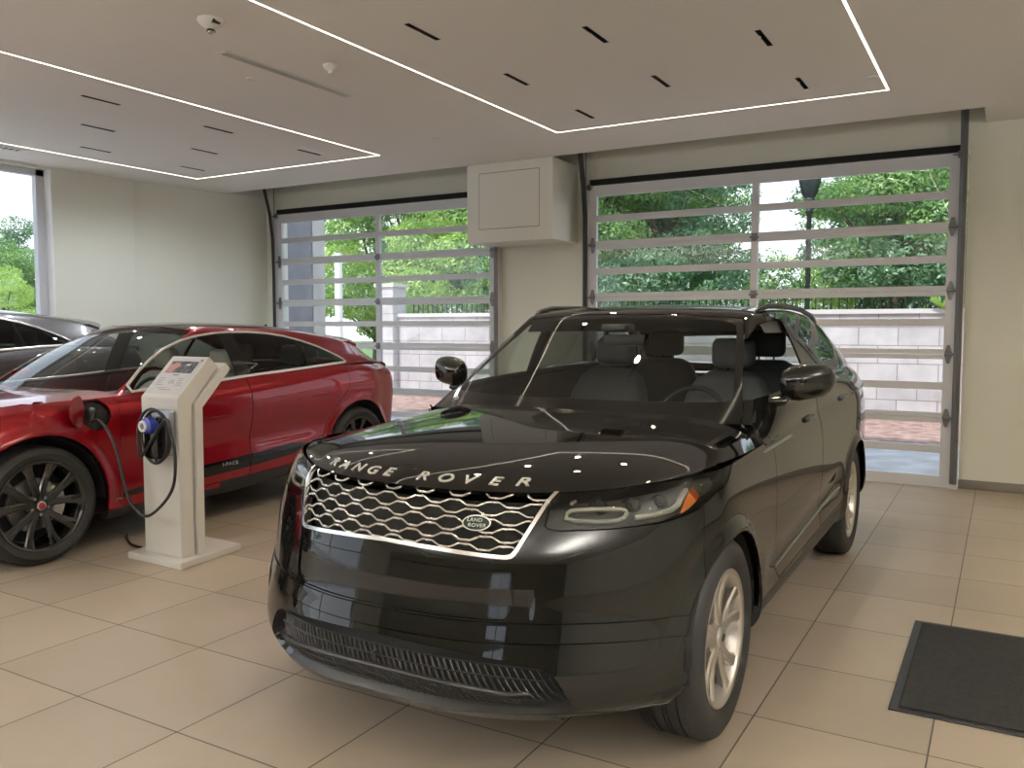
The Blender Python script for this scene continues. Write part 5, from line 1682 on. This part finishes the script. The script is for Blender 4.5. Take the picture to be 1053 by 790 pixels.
def make_outside():
    g = boxobj('ground', [(-60, 40, 8.95, 80, -.25, -.06)], MT['grass']); tag(g, 'grass beyond the block wall', kind='structure')
    g = boxobj('ground_side', [(-60, -9.95, -30, 8.95, -.25, -.06), (-9.95, 40, -30, -8.5, -.25, -.06)], MT['concrete']); tag(g, kind='structure')
    g = boxobj('pavement', [(-30, 12, 8.95, 11.4, -.20, -.03)], MT['concrete']); tag(g, kind='structure')
    g = boxobj('kerb', [(-30, 12, 11.4, 11.6, -.20, .02)], MT['coping']); tag(g, kind='structure')
    g = boxobj('paved_strip', [(-30, 12, 11.6, 15.0, -.20, -.02)], MT['soil']); tag(g, kind='structure')
    # block wall
    w = empty('block_wall', (-4, 15.15, 0), 0, 'pale concrete block wall outside the garage doors', 'wall')
    boxobj('wall_blocks', (-7.75, 16, -.12, .12, -.1, 1.70), MT['blocks'], w)
    boxobj('coping', (-7.8, 16, -.16, .16, 1.70, 1.775), MT['coping'], w)
    p = empty('block_pillar', (-11.92, 15.1, 0), 0, 'square block pillar at the left end of the wall', 'pillar')
    boxobj('pillar_blocks', (-.23, .23, -.23, .23, -.1, 2.36), MT['blocks'], p); boxobj('pillar_cap', (-.27, .27, -.27, .27, 2.36, 2.44), MT['coping'], p)
    f = empty('railing', (-4, 15.5, 1.7), 0, 'black metal railing along the top of the block wall', 'railing')
    boxobj('rail', [(-7.6, 16, -.02, .02, .30, .34), (-7.6, 16, -.02, .02, .0, .04)], MT['black_metal'], f)
    bars = []
    for k in range(100): bars.append((-7.6+.13*k, -7.6+.13*k+.018, -.01, .01, 0, .34))
    o = boxobj('railing_bars', bars, MT['black_metal'], f); o['kind'] = 'stuff'
    # wing of the building on the left
    w = empty('wing_wall', (-9.6, 9.0, 0), 0, 'grey rendered wing wall seen through the left door', 'wall')
    boxobj('render', (-.3, 0, 0, 1.15, -.1, 4.6), MT['wing_wall'], w); boxobj('corner_column', (-.32, .02, 1.15, 1.42, -.1, 4.6), MT['stucco'], w)
    # roof edge of the building itself
    r = boxobj('roof_slab', (-10.5, 8, -9, 9.3, 4.4, 4.8), MT['stucco']); tag(r, kind='structure')
    # trees
    pa = tree_proto(3, 6.6, 2.3, MT['leaf_a']); pb = tree_proto(5, 5.6, 1.9, MT['leaf_b'], .06); pc = tree_proto(8, 7.4, 2.6, MT['leaf_c'], .06)
    plan = [(pa, -14.5, 19.5, .3, 1.0, 'mid green leafy tree just right of the square block pillar'), (pb, -11.6, 18.3, 1.3, .95, 'bright yellow green tree in the right half of the left door, in front'),
            (pc, -13.6, 23, 2.2, 1.1, 'tall blue green tree behind the right end of the left door'), (pa, -9.3, 21, 4.0, 1.05, 'mid green tree behind the left third of the right door, second row'),
            (pa, -8.9, 18.8, 5.0, .92, 'mid green tree at the left edge of the right door'), (pc, -7.4, 20.4, .8, .95, 'dark blue green tree left of centre in the right door'),
            (pc, -1.9, 20.4, 2.9, 1.0, 'dark green tree right of the street lamp, in the second row'), (pa, -1.9, 18.3, 1.9, .78, 'mid green tree right of the street lamp, in front'),
            (pb, -3.7, 18.0, 3.4, .52, 'small yellow green tree below the street lamp'), (pa, 1.4, 19.5, .4, 1.0, 'mid green tree right of the right door'),
            (pa, -17.5, 15.5, 2.1, .8, 'round leafy tree behind the grey wing wall'), (pb, -17.2, 21, .9, 1.0, 'yellow green tree behind the white post'),
            (pc, -10.2, 27, .5, 1.0, 'dark tree far behind the left half of the right door'), (pa, -8.6, 23.6, .2, 1.0, 'tall mid green tree behind the left half of the right door'),
            (pa, -2.6, 27, .2, 1.0, 'tall tree far behind the right half of the right door'), (pc, -15.6, 27, 1.5, 1.0, 'tall dark tree far behind the left door'),
            (pa, -21.5, 11.4, 1.2, .60, 'mid green tree at the left side of the tall left window'), (pc, -25.0, 14.6, 2.6, .62, 'dark green tree at the right edge of the tall left window'), (pb, -19.4, 10.7, 2.8, .50, 'yellow green tree at the left edge of the tall left window'),
            (pc, -26, 2, .6, .8, 'dark green tree far outside the left window'), (pa, -24, -3, .9, .8, 'mid green tree far outside the left window')]
    used = set()
    for p, x, y, a, s, lab in plan:
        if id(p) not in used:
            used.add(id(p)); o = p; o.location = (x, y, -.1); o.rotation_euler = (0, 0, a); o.scale = (s, s, s)
        else: o = copy_tree(p, (x, y, -.1), a, s)
        tag(o, lab, 'tree', 'trees outside the showroom')
    # hedge behind the wall
    rng = np.random.default_rng(11)
    for i, (x0, x1, lab) in enumerate(((-11.4, -7.0, 'dense hedge behind the wall in the left door'), (-6.9, -2.9, 'dense hedge behind the wall in the left half of the right door'), (-2.8, 2.5, 'dense hedge behind the wall in the right half of the right door'))):
        blobs = [(x, 17.0+rng.uniform(-.3, .3), rng.uniform(.6, 2.9), .8, .6, .6) for x in np.arange(x0+.5, x1, .30)]
        V, F = leaf_crown(rng, blobs, 1900, .055); V -= np.array([(x0+x1)/2, 17, 0])
        o = raw('hedge', V, F, MT['leaf_c']); o.location = ((x0+x1)/2, 17, -.06); tag(o, lab, 'hedge', 'hedges behind the wall')
    # bush by the pole, plant on the coping
    V, F = leaf_crown(rng, [(0, 0, .45, .65, .5, .5), (.4, .1, .3, .45, .4, .35)], 1500, .06)
    o = raw('bush', V, F, MT['leaf_b']); o.location = (-13.4, 15.3, -.06); o.scale = (.9, .9, 1.0); tag(o, 'round bright green bush near the white post', 'bush')
    V = []; F = []
    for k in range(26):
        a = rng.uniform(0, 2*math.pi); l = rng.uniform(.18, .34); e = rng.uniform(.1, 1.1)
        p0 = np.zeros(3); dirv = np.array([math.cos(a)*math.cos(e), math.sin(a)*math.cos(e), math.sin(e)]); sd = np.array([-math.sin(a), math.cos(a), 0])*.014
        b = len(V); m = dirv*l*.6+np.array([0, 0, .03]); t = dirv*l-np.array([0, 0, .03])
        V += [p0-sd*.5, p0+sd*.5, m+sd, t, m-sd]; F.append([b, b+1, b+2, b+3, b+4])
    o = raw('spiky_plant', np.array(V), F, MT['leaf_b']); o.location = (-.87, 14.93, 1.77); tag(o, 'small spiky plant on top of the block wall', 'plant')
    # pole, street lamp
    bm = bmesh.new(); tube(bm, [(0, 0, -.1), (0, 0, 3.1)], .085, 16); o = bmobj('white_pole', bm, MT['white_paint'], smooth=True, loc=(-12.75, 14.3, 0)); tag(o, 'plain white post outside the left door', 'post')
    s = empty('street_lamp', (-3.24, 16.6, -.12), 0, 'dark lantern street lamp among the trees', 'street lamp')
    bm = bmesh.new(); lathe(bm, [(.10, -.1), (.09, .5), (.05, .6), (.045, 3.7), (.07, 3.75), (.05, 3.85)], 16, axis='z'); bmobj('lamp_post', bm, MT['black_metal'], s, smooth=True)
    bm = bmesh.new(); lathe(bm, [(.07, 3.85), (.10, 3.95), (.085, 4.0), (.14, 4.08), (.20, 4.30), (.21, 4.45), (.22, 4.5), (.12, 4.62), (.02, 4.68), (.015, 4.8)], 16, axis='z'); bmobj('lantern', bm, MT['lantern'], s, smooth=True, angle=40)
    # distant low buildings
    for x, y, w_, d_, h_, lab in ((-30, 24, 9, 5, 3.4, 'pale low building far behind the left door'), (-38, 13.5, 8, 6, 1.9, 'pale low building far outside the left window')):
        b = empty('building', (x, y, -.06), 0, lab, 'building')
        boxobj('walls', (-w_/2, w_/2, -d_/2, d_/2, 0, h_), MT['stucco'], b); boxobj('roof', (-w_/2-.4, w_/2+.4, -d_/2-.4, d_/2+.4, h_, h_+.25), MT['brick'], b)
        for k in range(4):
            xx = -w_/2+1+k*w_/4.2
            boxobj('window', (xx, xx+1.0, -d_/2-.03, -d_/2+.02, .9, 2.2 if h_ > 3 else 1.6), MT['roof_glass'], b)
            boxobj('window', (w_/2-.02, w_/2+.03, -d_/2+.5+k*d_/4.5, -d_/2+1.2+k*d_/4.5, .9, 2.2 if h_ > 3 else 1.6), MT['roof_glass'], b)

MT['lantern'] = pbr('lantern metal', (.02, .03, .03), .4)
# ------------------------------------------------------------ camera
def make_camera():
    f = 870.; pitch = math.radians(3.88); yaw = math.radians(30.2)
    cd = bpy.data.cameras.new('camera'); cam = new_obj('camera', cd)
    cd.sensor_fit = 'HORIZONTAL'; cd.sensor_width = 36; cd.lens = 36*f/1053; cd.clip_end = 500; cd.clip_start = .02
    cam.location = (0, 0, 1.488); cam.rotation_euler = (math.pi/2-pitch, 0, yaw)
    SC.camera = cam
make_camera()
make_room(); make_mat(); make_kiosk(); make_outside()
make_velar((-1.78, 2.09, 0))
make_hatch((-6.07, 2.215, 0), 'electric_car', 'metallic red electric car plugged into the white pedestal', MT['red_paint'])
make_hatch((-8.35, 1.04, 0), 'estate_car', 'dark grey car behind the red car at the left window', MT['grey_paint'], .16, False)
# ------------------------------------------------------------ daylight
w = bpy.data.worlds.new('daylight'); SC.world = w; w.use_nodes = True; nt = w.node_tree
bg = nt.nodes['Background']; tc = nt.nodes.new('ShaderNodeTexCoord'); sp = nt.nodes.new('ShaderNodeSeparateXYZ'); rp = nt.nodes.new('ShaderNodeValToRGB')
nt.links.new(tc.outputs['Generated'], sp.inputs[0]); nt.links.new(sp.outputs[2], rp.inputs[0]); nt.links.new(rp.outputs[0], bg.inputs[0])
rp.color_ramp.elements[0].position = 0; rp.color_ramp.elements[0].color = (.95, .97, 1, 1)
rp.color_ramp.elements[1].position = .8; rp.color_ramp.elements[1].color = (.62, .78, 1, 1)
bg.inputs[1].default_value = SKY
sun = bpy.data.lights.new('sun', 'SUN'); sun.energy = SUN; sun.angle = .05; sun.color = (1, .95, .88)
so = new_obj('sun', sun); so.rotation_euler = (math.radians(32), math.radians(-14), 0)
vs = SC.view_settings; vs.view_transform = 'Standard'; vs.look = 'None'; vs.exposure = EXPOSURE; vs.gamma = 1; vs.use_curve_mapping = False
